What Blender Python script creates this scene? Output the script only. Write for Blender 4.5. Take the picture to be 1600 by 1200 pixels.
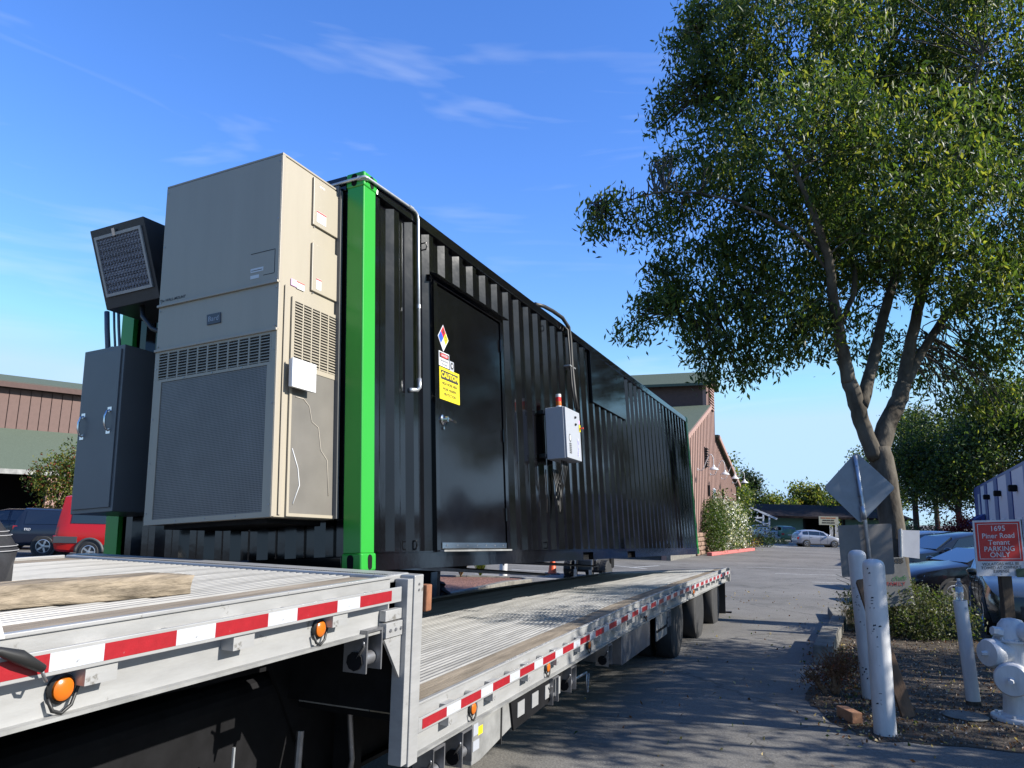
import bpy, bmesh, math, random
import numpy as np
from mathutils import Matrix, Vector

# ------------------------------------------------------------------ camera, sky, sun, exposure
scene = bpy.context.scene
for o in list(bpy.data.objects):
    bpy.data.objects.remove(o)
C = scene.collection
FPX, CAMZ = 1190.0, 2.05
PIT = math.atan(202.5 / FPX)
ROL = math.radians(1.43)
_f = Vector((0, math.cos(PIT), math.sin(PIT)))
_r0 = Vector((1, 0, 0))
_u0 = _r0.cross(_f)
CR = _r0 * math.cos(ROL) + _u0 * math.sin(ROL)
CU = _u0 * math.cos(ROL) - _r0 * math.sin(ROL)
CF = _f
cam = bpy.data.cameras.new('camera')
cam.sensor_width = 36
cam.lens = FPX / 1600 * 36
cam.clip_start = 0.05
cam.clip_end = 3000
camo = bpy.data.objects.new('camera', cam)
C.objects.link(camo)
mw = Matrix.Identity(4)
for i in range(3):
    mw[i][0], mw[i][1], mw[i][2] = CR[i], CU[i], -CF[i]
mw[2][3] = CAMZ
camo.matrix_world = mw
scene.camera = camo

SUN_EL = math.radians(31)
SUN_AZ = math.radians(-14)            # from +X towards +Y
world = bpy.data.worlds.new('World')
scene.world = world
world.use_nodes = True
nt = world.node_tree
nt.nodes.clear()
out = nt.nodes.new('ShaderNodeOutputWorld')
bg = nt.nodes.new('ShaderNodeBackground')
bg.inputs['Strength'].default_value = 0.065
sky = nt.nodes.new('ShaderNodeTexSky')
sky.sky_type = 'NISHITA'
sky.sun_disc = False
sky.sun_elevation = SUN_EL
sky.sun_rotation = math.pi / 2 - SUN_AZ
sky.altitude = 50
sky.air_density = 1.0
sky.dust_density = 0.15
sky.ozone_density = 1.0
hsv = nt.nodes.new('ShaderNodeHueSaturation')
hsv.inputs['Saturation'].default_value = 1.25
hsv.inputs['Value'].default_value = 1.0
nt.links.new(sky.outputs[0], hsv.inputs['Color'])
# thin cirrus, the same all round the sky
tc = nt.nodes.new('ShaderNodeTexCoord')
mp = nt.nodes.new('ShaderNodeMapping')
mp.inputs['Rotation'].default_value = (0.15, 0.1, 0.5)
mp.inputs['Location'].default_value = (18.849, 14.798, 4.612)
mp.inputs['Scale'].default_value = (1.1, 1.6, 6.5)
nt.links.new(tc.outputs['Generated'], mp.inputs['Vector'])
nz = nt.nodes.new('ShaderNodeTexNoise')
nz.inputs['Scale'].default_value = 1.7
nz.inputs['Detail'].default_value = 4.5
nz.inputs['Roughness'].default_value = 0.62
nz.inputs['Distortion'].default_value = 0.6
nt.links.new(mp.outputs[0], nz.inputs['Vector'])
rp = nt.nodes.new('ShaderNodeValToRGB')
rp.color_ramp.elements[0].position = 0.55
rp.color_ramp.elements[0].color = (0, 0, 0, 1)
rp.color_ramp.elements[1].position = 0.86
rp.color_ramp.elements[1].color = (0.42, 0.42, 0.42, 1)
nt.links.new(nz.outputs['Fac'], rp.inputs[0])
cm_ = nt.nodes.new('ShaderNodeMixRGB')
cm_.inputs[2].default_value = (7.4, 7.9, 8.8, 1)
nt.links.new(rp.outputs[0], cm_.inputs[0])
tint = nt.nodes.new('ShaderNodeMixRGB')
tint.blend_type = 'MULTIPLY'
tint.inputs[0].default_value = 1.0
tint.inputs[2].default_value = (1.43, 1.62, 2.3, 1)
nt.links.new(hsv.outputs[0], tint.inputs[1])
cap = nt.nodes.new('ShaderNodeMixRGB')      # keeps the horizon haze pale blue instead of white
cap.blend_type = 'DARKEN'
cap.inputs[0].default_value = 1.0
cap.inputs[2].default_value = (4.2, 6.2, 8.6, 1)
nt.links.new(tint.outputs[0], cap.inputs[1])
nt.links.new(cap.outputs[0], cm_.inputs[1])
nt.links.new(cm_.outputs[0], bg.inputs[0])
nt.links.new(bg.outputs[0], out.inputs[0])

sl = bpy.data.lights.new('sun', 'SUN')
sl.energy = 5.0
sl.angle = math.radians(0.5)
sl.color = (1.0, 0.95, 0.87)
sun = bpy.data.objects.new('sun', sl)
C.objects.link(sun)
SD = Vector((math.cos(SUN_EL) * math.cos(SUN_AZ), math.cos(SUN_EL) * math.sin(SUN_AZ), math.sin(SUN_EL)))
sun.rotation_euler = SD.to_track_quat('Z', 'Y').to_euler()
sun.location = (20, 5, 20)

vs = scene.view_settings
scene.display_settings.display_device = 'sRGB'
vs.view_transform = 'Standard'
vs.look = 'None'
vs.exposure = 1.05
vs.gamma = 1.0
vs.use_curve_mapping = False
scene.cycles.max_bounces = 8
scene.cycles.transparent_max_bounces = 16
scene.cycles.use_denoising = True

rng = random.Random(7)
nrng = np.random.default_rng(11)

# ------------------------------------------------------------------ helpers
def gz(y):
    return float(np.interp(y, [-5, 0, 4, 11, 14, 25, 60, 100, 200], [-.08, -.05, 0, .1, .13, .1, -.2, -.3, -.3]))

def gx(x, y):
    """ground height with the fall to the left beside the trailer"""
    s = min(1, max(0, (y - 7) / 3)) * min(1, max(0, (19 - y) / 3))
    return gz(y) - .09 * min(3.0, max(0.0, 2.3 - x)) * s

def at(x, y, Y):
    """point seen at photo pixel x, y at the forward distance Y"""
    d = CR * ((x - 800) / FPX) - CU * ((y - 600) / FPX) + CF
    t = Y / d.y
    return Vector((0, 0, CAMZ)) + d * t

def ground_at(x, Y):
    p = at(x, 900, Y)
    return Vector((p.x, Y, gz(Y)))

class MB:
    def __init__(s):
        s.v, s.f, s.mi = [], [], []
    def add(s, vs_, fs, M=None, m=0):
        n = len(s.v)
        for p in vs_:
            p = Vector(p)
            s.v.append(tuple(M @ p if M is not None else p))
        for f in fs:
            s.f.append(tuple(i + n for i in f)); s.mi.append(m)
        return s
    def box(s, x0, x1, y0, y1, z0, z1, M=None, m=0):
        x0, x1 = min(x0, x1), max(x0, x1); y0, y1 = min(y0, y1), max(y0, y1); z0, z1 = min(z0, z1), max(z0, z1)
        return s.add([(x0, y0, z0), (x1, y0, z0), (x1, y1, z0), (x0, y1, z0), (x0, y0, z1), (x1, y0, z1), (x1, y1, z1), (x0, y1, z1)],
                     [(0, 3, 2, 1), (4, 5, 6, 7), (0, 1, 5, 4), (1, 2, 6, 5), (2, 3, 7, 6), (3, 0, 4, 7)], M, m)
    def prism(s, poly, a, b, axis='y', M=None, m=0):
        """poly = 2D points; axis y: (x,z) extruded in y; axis x: (y,z); axis z: (x,y)"""
        def P(p, t):
            return (p[0], t, p[1]) if axis == 'y' else (t, p[0], p[1]) if axis == 'x' else (p[0], p[1], t)
        n = len(poly)
        vs_ = [P(p, a) for p in poly] + [P(p, b) for p in poly]
        fs = [tuple(range(n)), tuple(range(2 * n - 1, n - 1, -1))]
        fs += [((i + 1) % n, i, n + i, n + (i + 1) % n) for i in range(n)]
        return s.add(vs_, fs, M, m)
    def tube(s, pts, r, n=8, cap=True, m=0):
        pts = [Vector(p) for p in pts]
        rs = r if isinstance(r, (list, tuple)) else [r] * len(pts)
        base = len(s.v)
        up = None
        for i, p in enumerate(pts):
            t = (pts[min(i + 1, len(pts) - 1)] - pts[max(i - 1, 0)])
            if t.length < 1e-9: t = Vector((0, 0, 1))
            t.normalize()
            if up is None:
                up = t.orthogonal().normalized()
            else:
                up = (up - t * up.dot(t))
                up = up.normalized() if up.length > 1e-6 else t.orthogonal().normalized()
            w = t.cross(up)
            for k in range(n):
                a = 2 * math.pi * k / n
                s.v.append(tuple(p + (up * math.cos(a) + w * math.sin(a)) * rs[i]))
        for i in range(len(pts) - 1):
            for k in range(n):
                a = base + i * n + k; b = base + i * n + (k + 1) % n
                s.f.append((a, b, b + n, a + n)); s.mi.append(m)
        if cap:
            s.f.append(tuple(base + k for k in range(n - 1, -1, -1))); s.mi.append(m)
            e = base + (len(pts) - 1) * n
            s.f.append(tuple(e + k for k in range(n))); s.mi.append(m)
        return s
    def lathe(s, prof, n=20, M=None, m=0):
        """profile of (r, z) turned about z"""
        vs_, fs = [], []
        for r, z in prof:
            for k in range(n):
                a = 2 * math.pi * k / n
                vs_.append((r * math.cos(a), r * math.sin(a), z))
        for i in range(len(prof) - 1):
            for k in range(n):
                a = i * n + k; b = i * n + (k + 1) % n
                fs.append((a, b, b + n, a + n))
        fs.append(tuple(range(n - 1, -1, -1)))
        fs.append(tuple((len(prof) - 1) * n + k for k in range(n)))
        return s.add(vs_, fs, M, m)
    def quad(s, a, b, c, d, m=0):
        return s.add([a, b, c, d], [(0, 1, 2, 3)], None, m)
    def mesh(s, name):
        me = bpy.data.meshes.new(name)
        me.from_pydata(s.v, [], s.f)
        if any(s.mi):
            me.polygons.foreach_set('material_index', s.mi)
        me.update()
        return me
    def build(s, name, mat, parent=None, smooth=False, bevel=0, seg=2, fix=True):
        me = s.mesh(name)
        if fix:
            b = bmesh.new(); b.from_mesh(me)
            bmesh.ops.recalc_face_normals(b, faces=b.faces)
            b.to_mesh(me); b.free()
        return link(name, me, mat, parent, smooth, bevel, seg)

def link(name, me, mat, parent=None, smooth=False, bevel=0, seg=2):
    mats = mat if isinstance(mat, (list, tuple)) else [mat]
    if not me.materials:
        for m in mats:
            me.materials.append(m)
    if smooth:
        me.polygons.foreach_set('use_smooth', [True] * len(me.polygons))
        if smooth != 'all':
            try:
                me.set_sharp_from_angle(angle=math.radians(38))
            except Exception:
                pass
    o = bpy.data.objects.new(name, me)
    C.objects.link(o)
    if parent is not None:
        o.parent = parent
    if bevel:
        md = o.modifiers.new('bevel', 'BEVEL')
        md.width = bevel; md.segments = seg; md.limit_method = 'ANGLE'; md.angle_limit = math.radians(40)
        md.harden_normals = False
    return o

def tag(o, label=None, cat=None, group=None, kind=None):
    if label: o['label'] = label
    if cat: o['category'] = cat
    if group: o['group'] = group
    if kind: o['kind'] = kind
    return o

def thing(name, label, cat, loc=(0, 0, 0), rz=0.0, group=None, basis=None):
    o = bpy.data.objects.new(name, None)
    o.empty_display_size = 0.2
    C.objects.link(o)
    if basis is not None:
        m = Matrix.Identity(4)
        for i in range(3):
            for j in range(3):
                m[i][j] = basis[j][i]
            m[i][3] = loc[i]
        o.matrix_world = m
    else:
        o.location = loc
        o.rotation_euler = (0, 0, rz)
    return tag(o, label, cat, group)

def copy_tree(o, parent=None):
    c = o.copy(); C.objects.link(c); c.parent = parent
    for ch in list(o.children):
        copy_tree(ch, c)
    return c

def text(s, size, origin, xd, ud, mat, parent, name='lettering', align='CENTER', bold=0.0, sx=1.0, shear=0.0, space=1.0):
    cu = bpy.data.curves.new('t', 'FONT')
    cu.body = s; cu.size = size; cu.align_x = align; cu.align_y = 'CENTER'
    cu.offset = bold; cu.shear = shear; cu.resolution_u = 3; cu.space_character = space
    to = bpy.data.objects.new('t', cu)
    me = bpy.data.meshes.new_from_object(to)
    bpy.data.objects.remove(to); bpy.data.curves.remove(cu)
    xd = Vector(xd).normalized(); ud = Vector(ud).normalized(); n = xd.cross(ud); og = Vector(origin)
    for v in me.vertices:
        v.co = og + xd * (v.co.x * sx) + ud * v.co.y
    me.materials.clear()
    return link(name, me, mat, parent)

_M = {}
KA = 0.8         # one factor on every base colour, set with the exposure
def mat(name, col, rough=0.5, metal=0.0, var=0.0, vscale=6.0, bump=0.0, bscale=40.0, coat=0.0, spec=0.5, col2=None, stretch=(1, 1, 1), trans=0.0, rvar=0.0, emit=0.0, alpha=1.0, detail=5, chips=None):
    if name in _M: return _M[name]
    col = tuple(c * KA for c in col); col2 = tuple(c * KA for c in col2) if col2 else None
    if rough >= .8: spec = min(spec, .15)
    m = bpy.data.materials.new(name); m.use_nodes = True
    t = m.node_tree; b = t.nodes['Principled BSDF']
    b.inputs['Base Color'].default_value = (*col, 1)
    b.inputs['Roughness'].default_value = rough
    b.inputs['Metallic'].default_value = metal
    b.inputs['Specular IOR Level'].default_value = spec
    b.inputs['Coat Weight'].default_value = coat
    b.inputs['Coat Roughness'].default_value = 0.06
    if trans: b.inputs['Transmission Weight'].default_value = trans
    if alpha < 1: b.inputs['Alpha'].default_value = alpha
    if emit:
        b.inputs['Emission Color'].default_value = (*col, 1); b.inputs['Emission Strength'].default_value = emit
    if var or bump or col2 or rvar:
        tcn = t.nodes.new('ShaderNodeTexCoord'); mpn = t.nodes.new('ShaderNodeMapping')
        mpn.inputs['Scale'].default_value = stretch
        t.links.new(tcn.outputs['Object'], mpn.inputs['Vector'])
        if var or col2 or rvar:
            n = t.nodes.new('ShaderNodeTexNoise'); n.inputs['Scale'].default_value = vscale; n.inputs['Detail'].default_value = detail
            n.inputs['Roughness'].default_value = 0.65
            t.links.new(mpn.outputs[0], n.inputs['Vector'])
            r = t.nodes.new('ShaderNodeValToRGB')
            r.color_ramp.elements[0].position = 0.3; r.color_ramp.elements[1].position = 0.7
            ca = [max(0, c * (1 - var)) for c in col]; cb = col2 if col2 else [min(1, c * (1 + var)) for c in col]
            r.color_ramp.elements[0].color = (*ca, 1); r.color_ramp.elements[1].color = (*cb, 1)
            t.links.new(n.outputs['Fac'], r.inputs[0]); t.links.new(r.outputs[0], b.inputs['Base Color'])
            if rvar:
                mr = t.nodes.new('ShaderNodeMapRange')
                mr.inputs[3].default_value = max(0.02, rough - rvar); mr.inputs[4].default_value = min(1, rough + rvar)
                t.links.new(n.outputs['Fac'], mr.inputs[0]); t.links.new(mr.outputs[0], b.inputs['Roughness'])
        if bump:
            n2 = t.nodes.new('ShaderNodeTexNoise'); n2.inputs['Scale'].default_value = bscale; n2.inputs['Detail'].default_value = 4
            t.links.new(mpn.outputs[0], n2.inputs['Vector'])
            bn = t.nodes.new('ShaderNodeBump'); bn.inputs['Strength'].default_value = bump; bn.inputs['Distance'].default_value = 0.02
            t.links.new(n2.outputs['Fac'], bn.inputs['Height']); t.links.new(bn.outputs[0], b.inputs['Normal'])
    if chips:
        cs, th, cc = chips; cc = tuple(c * KA for c in cc)
        src = b.inputs['Base Color'].links[0].from_socket if b.inputs['Base Color'].links else None
        cn_ = t.nodes.new('ShaderNodeTexNoise'); cn_.inputs['Scale'].default_value = cs; cn_.inputs['Detail'].default_value = 8; cn_.inputs['Roughness'].default_value = .7
        ct = t.nodes.new('ShaderNodeTexCoord'); t.links.new(ct.outputs['Object'], cn_.inputs['Vector'])
        cr = t.nodes.new('ShaderNodeValToRGB'); cr.color_ramp.elements[0].position = th; cr.color_ramp.elements[1].position = th + .05
        t.links.new(cn_.outputs['Fac'], cr.inputs[0])
        cx = t.nodes.new('ShaderNodeMixRGB'); t.links.new(cr.outputs[0], cx.inputs[0]); cx.inputs[2].default_value = (*cc, 1)
        if src: t.links.new(src, cx.inputs[1])
        else: cx.inputs[1].default_value = (*col, 1)
        t.links.new(cx.outputs[0], b.inputs['Base Color'])
    _M[name] = m
    return m

def leaf_mat(name, col, transl=0.5, rough=0.45):
    if name in _M: return _M[name]
    col = tuple(c * .88 for c in col)
    m = bpy.data.materials.new(name); m.use_nodes = True
    t = m.node_tree; t.nodes.clear()
    o = t.nodes.new('ShaderNodeOutputMaterial')
    pb = t.nodes.new('ShaderNodeBsdfPrincipled'); pb.inputs['Roughness'].default_value = rough
    pb.inputs['Specular IOR Level'].default_value = 0.28
    tr = t.nodes.new('ShaderNodeBsdfTranslucent')
    mx = t.nodes.new('ShaderNodeMixShader'); mx.inputs[0].default_value = transl
    g = t.nodes.new('ShaderNodeTexCoord'); n = t.nodes.new('ShaderNodeTexNoise'); n.inputs['Scale'].default_value = 1.3; n.inputs['Detail'].default_value = 6
    t.links.new(g.outputs['Object'], n.inputs['Vector'])
    r = t.nodes.new('ShaderNodeValToRGB')
    r.color_ramp.elements[0].position = 0.35; r.color_ramp.elements[1].position = 0.68
    r.color_ramp.elements[0].color = (*[c * 0.7 for c in col], 1); r.color_ramp.elements[1].color = (*[min(1, c * 1.3) for c in col], 1)
    t.links.new(n.outputs['Fac'], r.inputs[0])
    t.links.new(r.outputs[0], pb.inputs['Base Color'])
    tc_ = t.nodes.new('ShaderNodeMixRGB'); tc_.blend_type = 'MULTIPLY'; tc_.inputs[0].default_value = 1
    tc_.inputs[2].default_value = (1.5, 1.5, 0.7, 1)
    t.links.new(r.outputs[0], tc_.inputs[1]); t.links.new(tc_.outputs[0], tr.inputs[0])
    t.links.new(pb.outputs[0], mx.inputs[1]); t.links.new(tr.outputs[0], mx.inputs[2]); t.links.new(mx.outputs[0], o.inputs[0])
    _M[name] = m
    return m

def leaf_mesh(name, centers, length, width, mats, weights, parent=None, down=0.6, spread=None, jitter=0.3):
    """a cloud of folded leaves; centers is (N,3), one leaf each"""
    c = np.asarray(centers, float); N = len(c)
    d = nrng.normal(size=(N, 3)); d[:, 2] -= down * 1.6
    d /= np.linalg.norm(d, axis=1)[:, None]
    a = nrng.normal(size=(N, 3)); s = np.cross(d, a); s /= np.linalg.norm(s, axis=1)[:, None] + 1e-9
    n = np.cross(d, s)
    L = length * (1 + jitter * nrng.uniform(-1, 1, N))[:, None]; W = width * (1 + jitter * nrng.uniform(-1, 1, N))[:, None]
    v = np.empty((N, 4, 3))
    v[:, 0] = c - d * L * .5
    v[:, 1] = c + s * W * .5 + n * W * .22 - d * L * .05
    v[:, 2] = c + d * L * .5
    v[:, 3] = c - s * W * .5 + n * W * .22 - d * L * .05
    me = bpy.data.meshes.new(name)
    me.vertices.add(N * 4); me.vertices.foreach_set('co', v.reshape(-1))
    me.loops.add(N * 6)
    b = (np.arange(N) * 4)[:, None]
    li = np.concatenate([b, b + 1, b + 2, b, b + 2, b + 3], axis=1).reshape(-1)
    me.loops.foreach_set('vertex_index', li.astype(np.int32))
    me.polygons.add(N * 2)
    me.polygons.foreach_set('loop_start', (np.arange(N * 2) * 3).astype(np.int32))
    try:
        me.polygons.foreach_set('loop_total', np.full(N * 2, 3, np.int32))
    except Exception:
        pass
    w = np.array(weights, float); w /= w.sum()
    mi = nrng.choice(len(mats), N, p=w)
    me.polygons.foreach_set('material_index', np.repeat(mi, 2).astype(np.int32))
    me.update(calc_edges=True)
    o = link(name, me, mats, parent)
    o['kind'] = 'stuff'
    return o

def ellipsoid_points(lobes, per, cluster, crad, shell=0.55):
    """lobes: (centre, (rx,ry,rz), density) -> leaf centres in clusters near the lobes' outer zone"""
    pts = []
    for c, r, dens in lobes:
        n = max(3, int(per * dens * (r[0] * r[1] + r[1] * r[2] + r[0] * r[2])))
        u = nrng.normal(size=(n, 3)); u /= np.linalg.norm(u, axis=1)[:, None]
        rad = (shell + (1 - shell) * nrng.uniform(0, 1, n) ** 0.6)[:, None]
        cc = np.array(c) + u * rad * np.array(r)
        k = nrng.poisson(cluster, n) + 2
        rep = np.repeat(cc, k, axis=0)
        off = nrng.normal(size=rep.shape) * crad; off[:, 2] -= np.abs(nrng.normal(size=len(rep))) * crad * .8
        pts.append(rep + off)
    return np.concatenate(pts)

def wiggle(pts, amp, sub=3):
    """smooth polyline through pts with a little sideways noise"""
    pts = [Vector(p) for p in pts]; o = []
    for i in range(len(pts) - 1):
        p0 = pts[max(i - 1, 0)]; p1 = pts[i]; p2 = pts[i + 1]; p3 = pts[min(i + 2, len(pts) - 1)]
        for k in range(sub):
            t = k / sub
            q = 0.5 * ((2 * p1) + (p2 - p0) * t + (2 * p0 - 5 * p1 + 4 * p2 - p3) * t * t + (3 * p1 - p0 - 3 * p2 + p3) * t ** 3)
            if k or i: q = q + Vector((rng.uniform(-1, 1), rng.uniform(-1, 1), rng.uniform(-1, 1))) * amp
            o.append(q)
    o.append(pts[-1])
    return o

CB = [[0.407566, 0.912758, -0.027627], [-0.911164, 0.404475, -0.078614], [-0.060581, 0.057213, 0.996522]]
CO = (-0.9603, 5.145, 1.6522)
TB = [[0.390947, 0.920287, 0.015265], [-0.920397, 0.390986, 0.000499], [-0.005509, -0.014245, 0.999883]]
TO = (-0.528, 4.0693, 1.605)
# ------------------------------------------------------------------ materials
m_black = mat('container black gloss paint', (.004, .004, .005), .09, var=.25, vscale=2.5, bump=.1, bscale=2.2, rvar=.04, spec=.5)
m_blackflat = mat('door black paint', (.004, .004, .005), .1, spec=.4, bump=.03, bscale=2.0, rvar=.05, var=.2)
m_green = mat('container green paint', (.026, .33, .035), .28, chips=(9, .69, (.015, .09, .02)), var=.03, vscale=2, bump=.02, bscale=30)
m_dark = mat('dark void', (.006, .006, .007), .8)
m_chassis = mat('chassis black', (.008, .008, .009), .7, var=.4, spec=.12)
m_cream = mat('cream enamel', (.35, .31, .24), .42, var=.045, vscale=2, stretch=(3, 3, .5), chips=(11, .71, (.2, .17, .12)), bump=.008, bscale=60)
m_creamedge = mat('cream enamel trim', (.345, .305, .24), .42)
m_slot = mat('slot black', (.008, .008, .009), .7)
m_cab = mat('charcoal grey enamel', (.12, .121, .122), .38, var=.12, vscale=1.2, rvar=.06)
m_hood = mat('hood black', (.03, .03, .032), .42, var=.2)
m_chrome = mat('chrome', (.8, .8, .8), .15, 1.0)
m_galv = mat('galvanised', (.52, .54, .56), .42, .75, var=.15, vscale=14)
m_alu = mat('aluminium weathered', (.39, .39, .385), .42, .3, chips=(9, .64, (.2, .19, .17)), var=.12, vscale=5, bump=.04, bscale=30, stretch=(.6, 1, 3))
m_aluw = mat('aluminium deck', (.29, .284, .272), .48, .25, var=.38, vscale=3, bump=.05, bscale=24, stretch=(.35, 2.5, 1))
m_alud = mat('dirty aluminium', (.3, .3, .29), .5, .35, var=.35, vscale=4, bump=.05, bscale=20)
m_nailer = mat('worn deck wood', (.27, .225, .17), .85, var=.4, vscale=5, bump=.25, bscale=28, stretch=(.3, 3, 1))
m_timber = mat('weathered timber', (.25, .205, .15), .9, var=.6, vscale=9, bump=.7, bscale=14, stretch=(.16, 3, 3), detail=9)
m_red = mat('red reflective tape', (.29, .01, .016), .35, chips=(22, .69, (.3, .2, .2)), var=.12, vscale=20, bump=.06, bscale=140)
m_whitet = mat('white reflective tape', (.5, .52, .56), .3, .1, chips=(18, .66, (.22, .22, .22)), var=.08, vscale=20, bump=.06, bscale=140)
m_white = mat('white plastic', (.62, .62, .61), .4)
m_whitep = mat('white bollard paint', (.57, .57, .57), .45, chips=(14, .68, (.16, .13, .1)), var=.14, vscale=5, stretch=(2.5, 2.5, .6), bump=.06, bscale=25)
m_amber = mat('amber lens', (.55, .13, .006), .25, spec=.5, coat=.2)
m_rubber = mat('tyre rubber', (.022, .022, .023), .75, var=.3, vscale=8)
m_rubberb = mat('rubber black', (.015, .015, .015), .5)
m_rim = mat('alloy rim', (.55, .56, .58), .3, .8)
m_steel = mat('plain steel', (.3, .3, .31), .4, .8, var=.3)
m_print = mat('black print', (.015, .015, .015), .6)
m_yellow = mat('safety yellow', (.75, .62, .015), .45)
m_signred = mat('sign red', (.5, .012, .015), .45, var=.06)
m_signwhite = mat('sign white', (.55, .565, .59), .45)
m_blue = mat('sign blue', (.02, .1, .65), .45)
m_pink = mat('pink sticker', (.75, .42, .75), .5)
m_badge = mat('badge dark grey', (.05, .055, .07), .4)
m_greyp = mat('light grey enamel', (.36, .38, .42), .35)
m_tarp = mat('black tarpaulin', (.03, .03, .033), .32, var=.3, bump=.5, bscale=7, rvar=.1)
m_orange = mat('orange cone', (.7, .09, .015), .5)
m_stitch = mat('grey thread', (.35, .35, .36), .8)

def mesh_screen(name, col, hole, scale):
    m = bpy.data.materials.new(name); m.use_nodes = True
    t = m.node_tree; b = t.nodes['Principled BSDF']; b.inputs['Roughness'].default_value = .45
    g = t.nodes.new('ShaderNodeTexCoord'); mpn = t.nodes.new('ShaderNodeMapping')
    t.links.new(g.outputs['Object'], mpn.inputs['Vector']); mpn.inputs['Scale'].default_value = scale
    v = t.nodes.new('ShaderNodeTexVoronoi'); v.inputs['Scale'].default_value = 1.0; v.inputs['Randomness'].default_value = 0.0
    t.links.new(mpn.outputs[0], v.inputs['Vector'])
    r = t.nodes.new('ShaderNodeValToRGB'); r.color_ramp.elements[0].position = .36; r.color_ramp.elements[1].position = .46
    r.color_ramp.elements[0].color = (*hole, 1); r.color_ramp.elements[1].color = (*col, 1)
    t.links.new(v.outputs['Distance'], r.inputs[0])
    n = t.nodes.new('ShaderNodeTexNoise'); n.inputs['Scale'].default_value = 4; n.inputs['Detail'].default_value = 6
    t.links.new(g.outputs['Object'], n.inputs['Vector'])
    mx = t.nodes.new('ShaderNodeMixRGB'); mx.blend_type = 'MULTIPLY'; mx.inputs[0].default_value = .5
    t.links.new(r.outputs[0], mx.inputs[1]); t.links.new(n.outputs['Fac'], mx.inputs[2]); t.links.new(mx.outputs[0], b.inputs['Base Color'])
    return m
m_coil = mesh_screen('perforated dark screen', (.2, .187, .17), (.012, .012, .012), (90, 90, 90))
m_coil2 = mesh_screen('perforated cream screen', (.16, .148, .13), (.012, .012, .01), (90, 90, 90))
m_filter = mesh_screen('expanded metal filter', (.24, .25, .3), (.012, .012, .016), (60, 34, 60))

# ------------------------------------------------------------------ container
L_, W_, H_ = 12.192, 2.438, 2.896
cont = thing('shipping_container', 'long glossy black corrugated container with bright green corner posts, hoisted over the flatbed trailer', 'container', CO, basis=CB)

def corr(length, pitch, out_y, in_y):
    """corrugation profile: list of (along, depth)"""
    p = []; s = 0.0
    a, b = .26, .245
    while s < length:
        for ds, d in ((0, out_y), (a, out_y), (a + b, in_y), (2 * a + b, in_y)):
            x = s + ds * pitch
            if x <= length: p.append((x, d))
        s += pitch
    p.append((length, p[-1][1]))
    return p
def corr_sheet(name, prof, f, z0, z1, mt, nz_=1):
    mb = MB()
    for x, d in prof:
        for k in range(nz_ + 1):
            mb.v.append(tuple(f(x, d, z0 + (z1 - z0) * k / nz_)))
    for i in range(len(prof) - 1):
        for k in range(nz_):
            a = i * (nz_ + 1) + k
            mb.f.append((a, a + nz_ + 1, a + nz_ + 2, a + 1)); mb.mi.append(0)
    return mb.build(name, mt, cont, fix=False)
pr_ = corr(L_ - .32, .2755, .018, .054)
corr_sheet('side_wall', pr_, lambda x, d, z: (.16 + x, d, z), .1, 2.80, m_black)
corr_sheet('side_wall', pr_, lambda x, d, z: (.16 + x, W_ - d, z), .1, 2.80, m_black)
pe = corr(W_ - .3, .25, .02, .066)
corr_sheet('end_wall', pe, lambda x, d, z: (d, .15 + x, z), .1, 2.80, m_black)
corr_sheet('end_wall', pe, lambda x, d, z: (L_ - d, .15 + x, z), .1, 2.80, m_black)
MB().box(.1, L_ - .1, .05, W_ - .05, 2.82, 2.85).build('roof', m_black, cont)
MB().box(.1, L_ - .1, .06, W_ - .06, .03, .07).build('floor', m_chassis, cont)
for k in range(30):
    MB().box(.3 + k * .4, .36 + k * .4, .08, W_ - .08, -.0, .03).build('floor_cross_member', m_chassis, cont)
for y in (0.004, W_ - .064):
    MB().box(.178, L_ - .178, y, y + .06, 2.775, 2.872).build('top_side_rail', m_black, cont, bevel=.006)
for y0, y1 in ((.002, .05), (W_ - .05, W_ - .002)):
    s = 1 if y0 < 1 else -1
    mb = MB()
    for a, b in ((.178, 4.59), (4.98, 6.58), (7.0, L_ - .178)):
        mb.box(a, b, y0, y1, .0, .118)
    mb.box(4.59, 4.98, y0, y1, .09, .118).box(6.58, 7.0, y0, y1, .09, .118)
    o = mb.build('bottom_side_rail', m_black, cont); o['kind'] = 'stuff'
    MB().box(.178, L_ - .178, y0 - .012 if s > 0 else y1, y0 if s > 0 else y1 + .012, .118, .126).build('rail_lip', m_black, cont)
for a, b in ((4.59, 4.98), (6.58, 7.0)):
    MB().box(a, b, .06, W_ - .06, .002, .088).build('fork_pocket', m_dark, cont)
for x in (.003, L_ - .073):
    MB().box(x, x + .07, .162, W_ - .162, 2.77, 2.89).build('top_end_rail', m_black, cont, bevel=.006)
    MB().box(x, x + .07, .162, W_ - .162, .0, .1).build('bottom_end_rail', m_black, cont, bevel=.006)
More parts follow.
